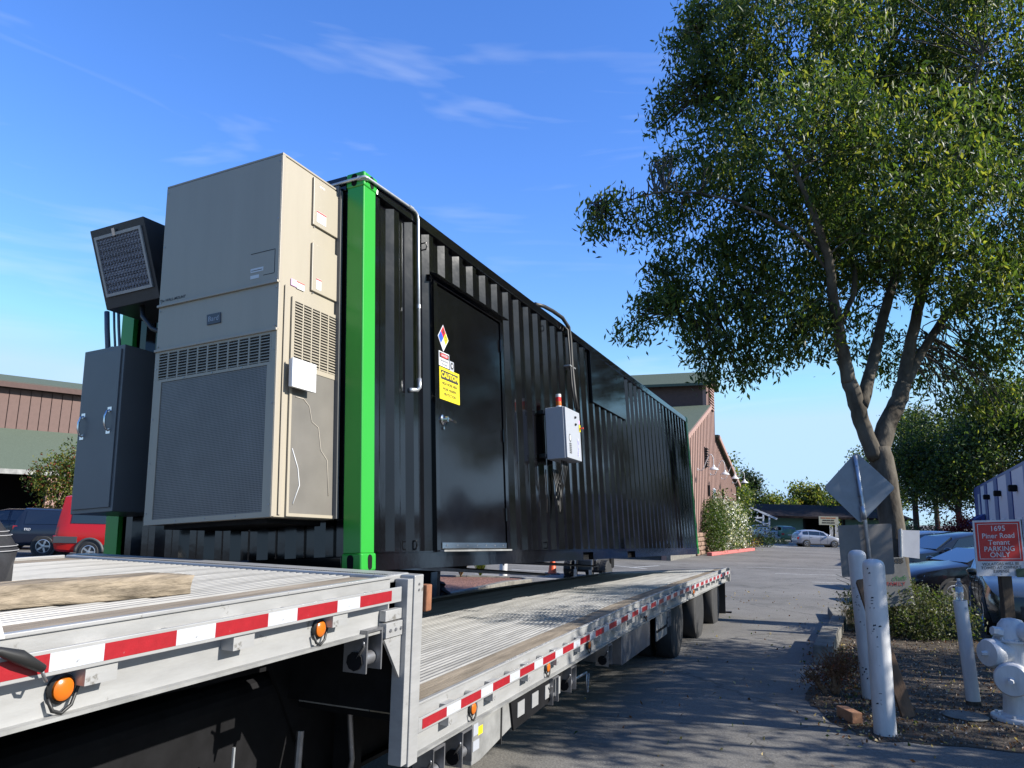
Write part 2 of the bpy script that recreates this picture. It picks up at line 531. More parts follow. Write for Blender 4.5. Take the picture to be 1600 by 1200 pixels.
for x0, sx in ((0, 1), (L_, -1)):
    for y0, sy in ((0, 1), (W_, -1)):
        X = lambda d: x0 + sx * d
        Y = lambda d: y0 + sy * d
        # folded post: end leg + side leg with rounded nose
        prof = [(X(.006), Y(.15)), (X(.006), Y(.012)), (X(.012), Y(.006)), (X(.158), Y(.006)), (X(.158), Y(.03)), (X(.05), Y(.03)), (X(.05), Y(.15))]
        MB().prism(prof, .118, 2.778, 'z').build('corner_post', m_green, cont, bevel=.003)
        for z0 in (0, H_ - .118):
            c = MB().box(X(0), X(.178), Y(0), Y(.162), z0, z0 + .118).build('corner_casting', m_green, cont, bevel=.014, seg=3)
            def slot(cx, cz, along):
                n = 14; r = .026; hh = .024; pts = []
                for k in range(n):
                    a = 2 * math.pi * k / n
                    pts.append((cx + r * math.cos(a), cz + (hh if math.sin(a) >= 0 else -hh) + r * math.sin(a)))
                mb = MB()
                if along == 'y': mb.prism(pts, Y(-.0015), Y(.01), 'y')
                else: mb.prism(pts, X(-.0015), X(.01), 'x')
                mb.build('lifting_hole', m_dark, c)
            slot(X(.1), z0 + .058, 'y'); slot(Y(.088), z0 + .058, 'x')
# small lashing hooks and weld beads along the rails
for xx in (.9, 3.6, 6.6, 9.6):
    MB().tube([(xx, .05, 2.66), (xx, .0, 2.66), (xx, -.008, 2.63), (xx, .0, 2.6), (xx, .05, 2.6)], .006, 6).build('lashing_ring', m_black, cont, smooth=True)
    MB().tube([(xx - .2, .04, .2), (xx - .2, -.004, .2), (xx - .2, -.01, .17), (xx - .2, .0, .14), (xx - .2, .04, .14)], .006, 6).build('lashing_ring', m_black, cont, smooth=True)

# door in the side wall
dr = MB().box(1.06, 2.31, -.012, .03, .14, 2.33).build('door', m_blackflat, cont, bevel=.004)
fr = MB().box(.985, 1.045, -.022, .05, .115, 2.40).box(2.325, 2.385, -.022, .05, .115, 2.40).box(1.045, 2.325, -.022, .05, 2.345, 2.40).build('door_frame', m_black, cont)
MB().prism([(.0, 2.42), (-.075, 2.392), (-.075, 2.382), (.0, 2.40)], .96, 2.42, 'x').build('drip_cap', m_black, cont)
MB().box(1.07, 2.30, -.024, -.012, .142, .19).build('kick_strip', m_chrome, dr, bevel=.002)
for k in range(7):
    MB().lathe([(.006, -.0), (.006, .004)], 8, Matrix.Translation((1.14 + k * .18, -.024, .166)) @ Matrix.Rotation(math.pi / 2, 4, 'X')).build('screw', m_steel, dr)
MB().box(1.03, 2.34, -.06, .0, .118, .132).build('door_sill', m_alud, cont)
for z in (.45, 1.2, 2.1):
    MB().tube([(2.317, -.024, z - .06), (2.317, -.024, z + .06)], .011, 8).build('hinge', m_black, dr, smooth=True)
hd = MB().lathe([(.045, 0), (.045, .008), (.03, .014), (.022, .05)], 20, Matrix.Translation((1.125, -.012, 1.18)) @ Matrix.Rotation(math.pi / 2, 4, 'X')).build('door_handle', m_chrome, dr, smooth=True)
MB().tube([(1.125, -.06, 1.18), (1.15, -.068, 1.18), (1.2, -.066, 1.178), (1.262, -.06, 1.172)], [.013, .012, .011, .011], 8).build('lever', m_chrome, hd, smooth=True)
MB().lathe([(.012, 0), (.012, .012)], 12, Matrix.Translation((1.125, -.012, 1.11)) @ Matrix.Rotation(math.pi / 2, 4, 'X')).build('keyhole', m_chrome, hd)

XD, ZD = (1, 0, 0), (0, 0, 1)
def flat(name, parent, mt, x0, x1, z0, z1, y, th=.002):
    return MB().box(x0, x1, y - th, y, z0, z1).build(name, mt, parent)
# hazard diamond
dc = (1.152, 1.886); dw, dh = .093, .118
def dia(cx, cz, w, h): return [(cx, cz + h), (cx + w, cz), (cx, cz - h), (cx - w, cz)]
ds = MB().prism(dia(*dc, dw, dh), -.014, -.012).build('hazard_diamond', m_signwhite, dr)
k_ = .44
for nm, dx, dz, mm in (('red_quarter', 0, .5, m_signred), ('blue_quarter', -.5, 0, m_blue), ('yellow_quarter', .5, 0, m_yellow)):
    MB().prism(dia(dc[0] + dx * dw * .9, dc[1] + dz * dh * .9, dw * k_, dh * k_), -.0155, -.014).build(nm, mm, ds)
for s_, dx, dz in (('4', 0, .45), ('1', -.45, 0), ('0', .45, 0)):
    text(s_, .07, (dc[0] + dx * dw, -.017, dc[1] + dz * dh), XD, ZD, m_print, ds)
# danger sign
sg = flat('danger_sign', dr, m_signwhite, 1.072, 1.252, 1.635, 1.762, -.012)
MB().box(1.082, 1.242, -.0155, -.014, 1.708, 1.752).build('black_panel', m_print, sg)
MB().prism([(1.162 + .072 * math.cos(a), 1.73 + .019 * math.sin(a)) for a in [2 * math.pi * k / 20 for k in range(20)]], -.017, -.0155).build('red_oval', m_signred, sg)
text('DANGER', .026, (1.162, -.0185, 1.73), XD, ZD, m_signwhite, sg, bold=.0006)
text('HAZARDOUS', .022, (1.162, -.0155, 1.684), XD, ZD, m_print, sg)
text('VOLTAGE', .022, (1.162, -.0155, 1.655), XD, ZD, m_print, sg)
sg = flat('round_sticker', dr, m_greyp, 1.262, 1.335, 1.622, 1.712, -.012)
MB().prism([(1.3 + .026 * math.cos(a), 1.672 + .03 * math.sin(a)) for a in [2 * math.pi * k / 18 for k in range(18)]], -.0155, -.014).build('black_ring', m_print, sg)
MB().prism([(1.3 + .014 * math.cos(a), 1.672 + .016 * math.sin(a)) for a in [2 * math.pi * k / 18 for k in range(18)]], -.017, -.0155).build('ring_centre', m_signwhite, sg)
# caution sign
sg = flat('caution_sign', dr, m_yellow, 1.076, 1.428, 1.352, 1.626, -.012, .003)
MB().box(1.1, 1.404, -.0165, -.015, 1.525, 1.603).build('black_panel', m_print, sg)
text('CAUTION', .062, (1.252, -.018, 1.564), XD, ZD, m_yellow, sg, bold=.0022, sx=1.06)
for k, s_ in enumerate(('HIGH NOISE AREA', 'WEAR HEARING', 'PROTECTION')):
    text(s_, .037, (1.252, -.0165, 1.492 - k * .046), XD, ZD, m_print, sg, sx=.9, bold=.0004)

# metal conduit over the corner and down the side
cd = MB().tube([(-.012, .62, 2.83), (-.012, .25, 2.83), (-.014, .02, 2.832), (-.01, -.012, 2.834), (.03, -.016, 2.835), (.4, -.016, 2.85), (.62, -.016, 2.858), (.70, -.016, 2.858), (.735, -.016, 2.845), (.748, -.016, 2.80), (.748, -.016, 2.5), (.746, -.016, 1.44)], .0125, 10).build('conduit_pipe', m_galv, cont, smooth='all')
MB().tube([(.746, -.016, 1.45), (.746, -.016, 1.38), (.74, -.0, 1.36), (.70, .02, 1.355), (.67, .03, 1.35)], .018, 10).build('conduit_elbow', m_galv, cd, smooth='all')
for p, q in (((-.015, .05, 2.832), (.03, -.02, 2.834)), ((.6, -.016, 2.857), (.66, -.016, 2.859))):
    MB().tube([p, q], .019, 10).build('coupling', m_galv, cd, smooth=True)
MB().tube([(.746, -.016, 2.06), (.746, -.016, 2.03)], .017, 10).build('coupling', m_galv, cd, smooth=True)

# flat cover plate and control panel
MB().box(5.345, 7.03, -.004, .03, 2.062, 2.772).build('cover_plate', m_blackflat, cont, bevel=.003)
hb = MB().tube([(3.45, .03, 2.885), (3.7, .02, 2.93), (3.95, .0, 2.94), (4.2, -.03, 2.92), (4.36, -.05, 2.84), (4.4, -.05, 2.7), (4.4, -.05, 2.35), (4.42, -.06, 2.0), (4.42, -.08, 1.8)], .024, 8).build('cable_loom', m_rubberb, cont, smooth='all')
for dx in (-.05, .05):
    MB().tube([(4.3 + dx, .02, 2.87), (4.38 + dx, -.045, 2.8), (4.4 + dx, -.045, 2.5), (4.41 + dx, -.05, 2.1), (4.4 + dx, -.08, 1.8)], .012, 6).build('cable', m_rubberb, hb, smooth='all')
MB().box(4.3, 4.52, -.06, .02, 2.33, 2.345).build('cable_clip', m_galv, hb)

m_glass = mat('car glass', (.008, .01, .012), .05, spec=.8, coat=.6)
m_trim = mat('car dark trim', (.02, .02, .022), .55)
m_head = mat('headlamp', (.6, .62, .65), .08, .2, coat=.8)
m_tail = mat('tail lamp', (.35, .01, .012), .15, coat=.8)

# ------------------------------------------------------------------ ground
def ground_mat(name, c0, c1, stain, sc, gravel=0.0):
    m = bpy.data.materials.new(name); m.use_nodes = True
    t = m.node_tree; b = t.nodes['Principled BSDF']
    b.inputs['Specular IOR Level'].default_value = .25
    g = t.nodes.new('ShaderNodeTexCoord')
    def noise(s, d, r=.6):
        n = t.nodes.new('ShaderNodeTexNoise'); n.inputs['Scale'].default_value = s; n.inputs['Detail'].default_value = d; n.inputs['Roughness'].default_value = r
        t.links.new(g.outputs['Object'], n.inputs['Vector']); return n
    def ramp(src, a, b_, ca, cb):
        r = t.nodes.new('ShaderNodeValToRGB'); r.color_ramp.elements[0].position = a; r.color_ramp.elements[1].position = b_
        r.color_ramp.elements[0].color = (*ca, 1); r.color_ramp.elements[1].color = (*cb, 1); t.links.new(src, r.inputs[0]); return r
    def mix(a, b_, f, mode='MIX'):
        x = t.nodes.new('ShaderNodeMixRGB'); x.blend_type = mode
        if isinstance(f, float): x.inputs[0].default_value = f
        else: t.links.new(f, x.inputs[0])
        t.links.new(a, x.inputs[1]); t.links.new(b_, x.inputs[2]); return x
    big = ramp(noise(.25, 6).outputs['Fac'], .35, .65, c0, c1)
    grain = ramp(noise(sc, 3, .8).outputs['Fac'], .3, .7, (.55, .55, .55), (1.35, 1.34, 1.3))
    x = mix(big.outputs[0], grain.outputs[0], 1.0, 'MULTIPLY')
    st = ramp(noise(.8, 8, .7).outputs['Fac'], .52, .68, (0, 0, 0), (1, 1, 1))
    sc_ = t.nodes.new('ShaderNodeRGB'); sc_.outputs[0].default_value = (*stain, 1)
    mf = t.nodes.new('ShaderNodeMath'); mf.operation = 'MULTIPLY'; mf.inputs[1].default_value = .7; t.links.new(st.outputs[0], mf.inputs[0])
    x = mix(x.outputs[0], sc_.outputs[0], mf.outputs[0])
    # cracks
    v = t.nodes.new('ShaderNodeTexVoronoi'); v.feature = 'DISTANCE_TO_EDGE'; v.inputs['Scale'].default_value = .33
    wn = noise(1.2, 5); vm = t.nodes.new('ShaderNodeVectorMath'); vm.operation = 'MULTIPLY_ADD'; vm.inputs[1].default_value = (.7, .7, .7)
    t.links.new(wn.outputs['Color'], vm.inputs[0]); t.links.new(g.outputs['Object'], vm.inputs[2]); t.links.new(vm.outputs[0], v.inputs['Vector'])
    cr = ramp(v.outputs['Distance'], .002, .006, (.35, .35, .35), (1, 1, 1))
    x = mix(x.outputs[0], cr.outputs[0], .7, 'MULTIPLY')
    t.links.new(x.outputs[0], b.inputs['Base Color']); b.inputs['Roughness'].default_value = .88
    bn = t.nodes.new('ShaderNodeBump'); bn.inputs['Strength'].default_value = .5 + gravel; bn.inputs['Distance'].default_value = .012 + .03 * gravel
    nb_ = noise(sc * .8, 4, .7); t.links.new(nb_.outputs['Fac'], bn.inputs['Height']); t.links.new(bn.outputs[0], b.inputs['Normal'])
    return m
m_asph = ground_mat('worn asphalt', (.112, .107, .1), (.172, .165, .155), (.07, .067, .062), 55)
m_dirt = ground_mat('dry dirt', (.05, .04, .031), (.09, .073, .056), (.03, .024, .018), 30, .6)
m_mulch = ground_mat('red bark mulch', (.15, .075, .055), (.26, .14, .11), (.09, .045, .038), 14, 1.0)
m_conc = mat('concrete', (.19, .18, .16), .9, var=.4, vscale=5, bump=.3, bscale=40)
m_line = mat('worn white road paint', (.45, .45, .44), .8, var=.35, vscale=9)

def sheet(name, xs, ys, dz, mt, inside=None):
    mb = MB()
    nx = len(xs)
    for y in ys:
        for x in xs: mb.v.append((x, y, gx(x, y) + dz))
    for j in range(len(ys) - 1):
        for i in range(nx - 1):
            if inside and not inside((xs[i] + xs[i + 1]) / 2, (ys[j] + ys[j + 1]) / 2): continue
            a = j * nx + i
            mb.f.append((a, a + 1, a + nx + 1, a + nx)); mb.mi.append(0)
    return mb.build(name, mt, None, smooth='all', fix=False)
xs = [-900, -300, -120, -60] + list(range(-40, -8, 4)) + [-8, -6, -4, -3, -2, -1, 0, 1, 1.5, 2, 2.5, 3, 4, 6, 8] + list(range(12, 61, 4)) + [80, 120, 300, 900]
ys = [-60, -20, -5, -2] + [i * 1.0 for i in range(0, 31)] + [35, 40, 45, 50, 55, 60, 70, 80, 90, 100, 140, 200, 400, 1200]
tag(sheet('ground', xs, ys, 0, m_asph), kind='structure')

def patch(name, poly, dz, mt, kind='structure', sub=1):
    """flat-ish irregular patch laid on the ground; poly in world x, y"""
    b = bmesh.new()
    vv = [b.verts.new((x, y, 0)) for x, y in poly]
    b.faces.new(vv)
    bmesh.ops.triangulate(b, faces=b.faces)
    for _ in range(sub):
        bmesh.ops.subdivide_edges(b, edges=[e for e in b.edges if e.calc_length() > .6], cuts=1)
        bmesh.ops.triangulate(b, faces=b.faces)
    for v in b.verts: v.co.z = gz(v.co.y) + dz
    bmesh.ops.recalc_face_normals(b, faces=b.faces)
    for f in b.faces:
        if f.normal.z < 0: f.normal_flip()
    me = bpy.data.meshes.new(name); b.to_mesh(me); b.free()
    o = link(name, me, mt); tag(o, kind=kind); return o
def gp(x, y):
    """photo pixel on the ground -> world x, y"""
    d = CR * ((x - 800) / FPX) - CU * ((y - 600) / FPX) + CF
    lo = .5
    for k in range(4000):
        t = .5 * 1.0015 ** k
        if CAMZ + d.z * t <= gz(d.y * t): return (d.x * t, d.y * t)
    return (d.x * 400, d.y * 400)
def wob(poly, a, n=5):
    o = []
    for i in range(len(poly)):
        p, q = poly[i], poly[(i + 1) % len(poly)]
        for k in range(n):
            t = k / n
            o.append((p[0] + (q[0] - p[0]) * t + rng.uniform(-a, a), p[1] + (q[1] - p[1]) * t + rng.uniform(-a, a)))
    return o
bed = [gp(1284, 1052), gp(1262, 1092), gp(1288, 1120), gp(1325, 1140), gp(1372, 1160), gp(1450, 1163), (5.6, 7.0), (9.5, 6.6), (9.8, 11.5), (9.4, 13.6), (9.0, 15.5), (8.6, 18), (7.2, 17.4), gp(1314, 974), gp(1302, 1005)]
patch('planting_bed', wob(bed, .06), .006, m_dirt, sub=4)
# kerb stones along the bed
kerb = thing('concrete_kerb', 'weathered concrete kerb with stepped blocks along the edge of the road', 'kerb', (0, 0, 0))
kp = [gp(1286, 1040), gp(1298, 1005), gp(1312, 974), (6.9, 16.6)]
for i in range(len(kp) - 1):
    a, b_ = Vector((*kp[i], 0)), Vector((*kp[i + 1], 0))
    n = max(1, int((b_ - a).length / 1.6))
    for k in range(n):
        p, q = a.lerp(b_, k / n), a.lerp(b_, (k + .985) / n)
        dd = (q - p).normalized(); nr_ = Vector((-dd.y, dd.x, 0)) * .13
        z0, z1 = gz(p.y), gz(q.y); h = .17 + rng.uniform(-.015, .02) + (.08 if i == 0 else 0)
        MB().add([p + nr_ + Vector((0, 0, z0 - .05)), p - nr_ + Vector((0, 0, z0 - .05)), q - nr_ + Vector((0, 0, z1 - .05)), q + nr_ + Vector((0, 0, z1 - .05)),
                  p + nr_ * .9 + Vector((0, 0, z0 + h)), p - nr_ + Vector((0, 0, z0 + h)), q - nr_ + Vector((0, 0, z1 + h)), q + nr_ * .9 + Vector((0, 0, z1 + h))],
                 [(0, 3, 2, 1), (4, 5, 6, 7), (0, 1, 5, 4), (1, 2, 6, 5), (2, 3, 7, 6), (3, 0, 4, 7)]).build('kerb_stone', m_conc, kerb, bevel=.012)
# planter island behind the trailer
isl = [gp(690, 938), gp(735, 929), gp(790, 916), (.62, 22.1), (.55, 22.6), (.1, 22.9), (-1.2, 22.8), (-3.5, 22.5), (-6, 21.5), (-6, 18)]
patch('mulch_bed', wob(isl, .03, 3), .1, m_mulch, sub=3)
ik = thing('planter_kerb', 'pale concrete kerb round the red mulch island behind the trailer', 'kerb', (0, 0, 0))
for i in range(len(isl)):
    p, q = Vector((*isl[i], 0)), Vector((*isl[(i + 1) % len(isl)], 0))
    dd = (q - p).normalized(); nr_ = Vector((-dd.y, dd.x, 0)) * .09; q = q - dd * .004
    z0, z1 = gz(p.y), gz(q.y)
    MB().add([p + nr_ + Vector((0, 0, z0 - .05)), p - nr_ + Vector((0, 0, z0 - .05)), q - nr_ + Vector((0, 0, z1 - .05)), q + nr_ + Vector((0, 0, z1 - .05)),
              p + nr_ + Vector((0, 0, z0 + .14)), p - nr_ + Vector((0, 0, z0 + .14)), q - nr_ + Vector((0, 0, z1 + .14)), q + nr_ + Vector((0, 0, z1 + .14))],
             [(0, 3, 2, 1), (4, 5, 6, 7), (0, 1, 5, 4), (1, 2, 6, 5), (2, 3, 7, 6), (3, 0, 4, 7)]).build('kerb_stone', m_conc, ik, bevel=.02)
# painted parking lines
def stripe(p, q, w=.11):
    p, q = Vector((*p, 0)), Vector((*q, 0)); dd = (q - p).normalized(); nr_ = Vector((-dd.y, dd.x, 0)) * w / 2
    n = max(2, int((q - p).length / 1.0)); mb = MB()
    for k in range(n + 1):
        c = p.lerp(q, k / n); z = gz(c.y) + .005
        for s in (1, -1): mb.v.append(tuple(c + nr_ * s + Vector((0, 0, z))))
    for k in range(n):
        a = 2 * k; mb.f.append((a, a + 1, a + 3, a + 2)); mb.mi.append(0)
    o = mb.build('parking_line', m_line, None); tag(o, kind='structure')
stripe(gp(742, 897), gp(880, 906), .13); stripe(gp(800, 890), gp(890, 895), .15); stripe(gp(910, 879), gp(1010, 889), .16); stripe(gp(985, 887), gp(1030, 884), .16)
for a, b_ in (((18.6, 71), (20.6, 71.3)), ((22.5, 68), (24.5, 68.3)), ((24, 71.5), (30.5, 71.5)), ((19, 66), (25.5, 66.6))):
    stripe(a, b_, .5)
for k in range(5):
    stripe((9.5 + k * .2, 17.2 + k * 4.1), (15 + k * .2, 17 + k * 4.1), .11)
cv = MB().lathe([(.22, 0), (.22, .008), (.2, .01)], 28, Matrix.Translation((*gp(1508, 1121), gz(8.5) + .014))).build('manhole_cover', m_conc, None)
tag(cv, 'round concrete valve cover set in the dirt beside the fire hydrant', 'manhole cover')

# ------------------------------------------------------------------ buildings
m_brown = mat('brown board siding', (.33, .205, .17), .75, var=.12, vscale=3, bump=.05, bscale=20)
m_brownd = mat('brown batten', (.09, .05, .042), .75, var=.15)
m_roofg = mat('green grey shingle', (.1, .125, .095), .9, var=.25, vscale=16, bump=.3, bscale=30, stretch=(1, 3, 1))
m_roofd = mat('dark brown roof', (.016, .011, .011), .9, var=.25, vscale=8, bump=.3, bscale=20)
m_gwall = mat('dull green wall', (.09, .17, .14), .8, var=.1)
m_whitetrim = mat('white trim', (.55, .57, .62), .6)
m_stone = mat('field stone', (.28, .19, .14), .9, var=.45, vscale=3, bump=.4, bscale=9)
m_bwhite = mat('pale render wall', (.5, .52, .57), .7, var=.06)
m_bblue = mat('blue painted band', (.016, .04, .2), .5, var=.1)
m_lampw = mat('white enamel', (.65, .66, .67), .35)

barn = thing('brown_barn', 'brown board-and-batten barn with green shingle roofs and a raised louvred gable', 'barn', (11.2, 46.0, -.12), math.atan2(.92, .39))
# local: x along the gable wall (away), y to the left (into the building), z up
def bz(z): return z + .12
gw = [(-9, 0), (20.1, 0), (20.1, bz(4.85)), (8.2, bz(7.68)), (8.2, bz(11.15)), (6.4, bz(11.9)), (4.65, bz(11.0)), (4.65, bz(9.25)), (-1.5, bz(7.3)), (-9, bz(4.9))]
MB().prism(gw, .0, .25, 'y').build('gable_wall', m_brown, barn)
def topz(x):
    return float(np.interp(x, [p[0] for p in sorted([(-9, bz(4.9)), (-1.5, bz(7.3)), (4.64, bz(9.25)), (4.65, bz(11.0)), (6.4, bz(11.9)), (8.2, bz(11.15)), (8.21, bz(7.68)), (20.1, bz(4.85))])],
                           [p[1] for p in sorted([(-9, bz(4.9)), (-1.5, bz(7.3)), (4.64, bz(9.25)), (4.65, bz(11.0)), (6.4, bz(11.9)), (8.2, bz(11.15)), (8.21, bz(7.68)), (20.1, bz(4.85))])]))
x = -8.8
proto = None
while x < 20:
    MB().box(x, x + .12, -.032, .0, .9, topz(x + .06) - .04).build('batten', m_brownd, barn)
    x += .62
for xa, xb, in ((-9, 4.65), (8.2, 20.1)):
    za, zb = (bz(4.9) if xa < 0 else bz(7.68)), (bz(9.25) if xa < 0 else bz(4.85))
    if xa < 0:
        pts = [(-9.4, bz(4.8)), (-1.5, bz(7.35)), (4.6, bz(9.32)), (4.6, bz(9.5)), (-1.5, bz(7.53)), (-9.4, bz(4.98))]
    else:
        pts = [(8.25, bz(7.72)), (20.6, bz(4.8)), (20.6, bz(4.98)), (8.25, bz(7.9))]
    MB().prism(pts, -.25, 26, 'y').build('roof', m_roofg, barn)
    MB().prism([(p[0], p[1] - .12) for p in pts[:len(pts) // 2]] + [(p[0], p[1] - .03) for p in pts[len(pts) // 2:]], -.34, -.26, 'y').build('barge_board', m_brown, barn)
MB().box(4.7, 4.8, .25, 25.6, bz(9.3), bz(11.0)).build('clerestory_wall', m_brownd, barn)
MB().box(8.05, 8.15, .25, 25.6, bz(7.7), bz(11.1)).build('clerestory_wall', m_brownd, barn)
MB().prism([(4.1, bz(10.78)), (6.4, bz(11.92)), (8.7, bz(11.0)), (8.7, bz(11.18)), (6.4, bz(12.1)), (4.1, bz(10.96))], -.3, 26, 'y').build('monitor_roof', m_roofg, barn)
lv = MB().box(5.4, 7.4, -.06, -.002, bz(9.4), bz(10.95)).build('louvred_vent', m_brownd, barn)
for k in range(8):
    MB().box(5.45, 7.35, -.14, -.062, bz(9.45) + k * .19, bz(9.52) + k * .19).build('vent_slat', m_brown, lv)
lv2 = MB().box(3.2, 3.95, -.06, -.002, bz(5.3), bz(6.6)).build('louvred_vent', m_brownd, barn)
for k in range(8):
    MB().box(3.2, 3.95, -.2, -.062, bz(5.34) + k * .16, bz(5.4) + k * .16).build('vent_slat', m_slot, lv2)
wn = MB().box(6.6, 7.7, -.07, -.002, bz(3.3), bz(4.1)).build('window', m_whitetrim, barn); MB().box(6.68, 7.62, -.09, -.071, bz(3.38), bz(4.02)).build('pane', m_glass, wn)
for xx in (4.4, 11.3):
    MB().box(xx, xx + .35, -.12, -.002, bz(3.5), bz(4.2)).build('wall_box', m_chassis, barn)
mb = MB(); rr = random.Random(8)
for r_ in range(5):
    x = -9
    while x < 4:
        w = rr.uniform(.35, .7)
        MB().box(x + .02, x + w - .02, -.32 + rr.uniform(-.04, .04), .0, .05 + r_ * .26, .05 + r_ * .26 + .24).build('base_stone', m_stone, barn, bevel=.05, seg=1) if x > -2 else None
        x += w
MB().box(-9, 20.1, -.2, .01, 0, 1.3).build('stone_mortar', m_conc, barn)
bM = barn.rotation_euler.to_matrix().to_4x4(); bM.translation = barn.location
for k, (lx, px_) in enumerate(((.1, 1109), (5.2, 1126), (10.6, 1140), (17.0, 1154))):
    t = thing('gooseneck_lamp', ('white gooseneck barn lamp nearest the container', 'second white gooseneck lamp on the brown barn wall', 'third white gooseneck lamp along the brown barn wall', 'white gooseneck lamp at the far corner of the barn')[k], 'wall lamp', (0, 0, 0), group='gooseneck lamps on the brown barn')
    t.matrix_world = bM @ Matrix.Translation((lx, -.02, bz(4.95)))
    MB().tube(wiggle([(0, -.08, 0), (0, -.35, -.02), (0, -.6, .55), (0, -.8, .9), (0, -.98, .72), (0, -1.0, .25)], 0, 4), .022, 6).build('arm', m_lampw, t, smooth='all')
    MB().lathe([(.09, 0), (.09, .03)], 12, Matrix.Translation((0, -.05, 0)) @ Matrix.Rotation(math.pi / 2, 4, 'X')).build('wall_plate', m_lampw, t)
    MB().lathe([(.3, -.02), (.28, .02), (.18, .1), (.09, .16), (.06, .26), (.04, .28)], 18, Matrix.Translation((0, -1.0, .0))).build('shade', m_lampw, t, smooth=True)

# ---- far workshop with green walls
fb = thing('green_workshop', 'low workshop with dark brown roof, dull green walls and a wide dark doorway', 'workshop', (0, 0, 0))
FY = 94.0
def fx_(px): return at(px, 815, FY).x
x0, x1 = fx_(1150), fx_(1420)
gzf = gz(FY)
od0, od1 = fx_(1258), fx_(1317)
for a, b_ in ((x0, od0), (od1, x1)):
    MB().box(a, b_, FY, FY + .3, gzf, 2.6).build('front_wall', m_gwall, fb)
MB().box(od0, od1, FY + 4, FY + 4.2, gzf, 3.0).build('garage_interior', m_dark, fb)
MB().box(od0, od1, FY + .0, FY + .28, 2.35, 2.6).build('lintel', m_roofd, fb)
MB().box(od0 - .25, od0, FY - .08, FY - .005, gzf, 2.5).build('door_jamb', m_chassis, fb)
MB().box(od1, od1 + .25, FY - .08, FY - .005, gzf, 2.5).build('door_jamb', m_chassis, fb)
MB().prism([(FY - 1.0, 2.35), (FY + 6, 3.95), (FY + 13, 2.4), (FY + 13, 2.55), (FY + 6, 4.1), (FY - 1.0, 2.6)], x0, x1, 'x').build('roof', m_roofd, fb)
MB().box(x0, od0, FY + 11.8, FY + 12, gzf, 2.5).build('rear_wall', m_gwall, fb)
sgn = MB().box(fx_(1273), fx_(1303), FY - 1.3, FY - 1.2, at(1290, 820, FY).z, at(1290, 807, FY).z).build('shop_sign', mat('sign cream', (.33, .33, .27), .6), None)
tag(sgn, 'cream shop sign with lines of small lettering over the dark garage doorway', 'sign')
sx0, sx1 = fx_(1273), fx_(1303); szt = at(1290, 807, FY).z; szb = at(1290, 820, FY).z
for k, (mm, w) in enumerate(((mat('rust lettering', (.3, .1, .03), .6), .8), (m_print, .62), (m_print, .68))):
    zc = szt - (k + .7) * (szt - szb) / 3.6
    nw = 3
    for j in range(nw):
        a = sx0 + (sx1 - sx0) * (.5 - w / 2 + w * j / nw); MB().box(a, a + (sx1 - sx0) * w / nw * .86, FY - 1.315, FY - 1.3, zc - .07, zc + .07).build('sign_line', mm, sgn)
# porch with the white truss
po = thing('gable_porch', 'open gable porch framed in white timber at the end of the workshop', 'porch', (0, 0, 0))
PY = 90.0
def P3(px, py): p = at(px, py, PY); return Vector((p.x, PY, p.z))
for nm, a, b_, r in (('rafter', (1150, 803), (1174, 793.5), .13), ('rafter', (1174, 793.5), (1214, 811), .16), ('post', (1174, 794), (1174, 809), .12), ('post', (1183.5, 797), (1183.5, 809), .1), ('tie_beam', (1165, 809), (1194, 809), .12),
                     ('strut', (1174, 809.5), (1196, 819), .1), ('post', (1192.5, 803), (1192.5, 840), .12), ('post', (1202, 806), (1202, 840), .12), ('tie_beam', (1192, 818), (1202, 818), .09), ('tie_beam', (1174, 799.5), (1188, 799.5), .08)):
    p, q = P3(*a), P3(*b_)
    MB().tube([p, q], r, 4).build(nm, m_whitetrim, po)
pA, pB, pC = P3(1150, 802.5), P3(1174, 792.8), P3(1214, 810.3)
MB().add([pA, pB, pB + Vector((0, 5, 0)), pA + Vector((0, 5, 0)), pC, pC + Vector((0, 5, 0))], [(0, 1, 2, 3), (1, 4, 5, 2)]).build('porch_roof', m_roofd, po)
bd = MB().box(at(1209, 840, 78).x, at(1219.5, 840, 78).x, 78, 78.06, at(1215, 846.5, 78).z, at(1215, 838.5, 78).z).build('board_sign', m_greyp, None)
tag(bd, 'small blue-grey board sign standing in the middle of the far lot', 'sign')
for px_ in (1211, 1218):
    MB().box(at(px_, 840, 78).x - .03, at(px_, 840, 78).x + .03, 78.02, 78.05, gz(78), at(1215, 845, 78).z).build('leg', m_galv, bd)
o = leaf_mesh('dry_grass_clump', ellipsoid_points([((at(1214, 850, 77).x, 77, gz(77) + .2), (1.3, .5, .3), 1)], 60, 5, .1), .3, .05, [leaf_mat('straw', (.45, .36, .16), .3)], [1], down=-.7)
# ---- left building
m_brownl = mat('brown metal panel', (.14, .083, .07), .7, var=.1)
lb = thing('brown_warehouse', 'brown panelled warehouse with green shingle roofs and a dark bay, far left', 'warehouse', (0, 0, 0))
pA = at(0, 700, 40.0); pB = at(125, 700, 42.6)
ud = Vector((pB.x - pA.x, pB.y - pA.y, 0)).normalized(); nd = Vector((ud.y, -ud.x, 0))     # nd faces the camera
org = Vector((pA.x, pA.y, 0))
LM = Matrix([[ud.x, -nd.x, 0, org.x], [ud.y, -nd.y, 0, org.y], [0, 0, 1, 0], [0, 0, 0, 1]])    # x along wall, y into building
lb.matrix_world = LM
def zl(py, px=0): return at(px, py, 40.0).z
ztop, zeave, zwt, zwb = zl(589), zl(600), zl(606), zl(673)
MB().box(-14, 30, .0, .3, zwb - .2, zwt + .4).build('upper_wall', m_brownd, lb)
x = -13.9; pl = None
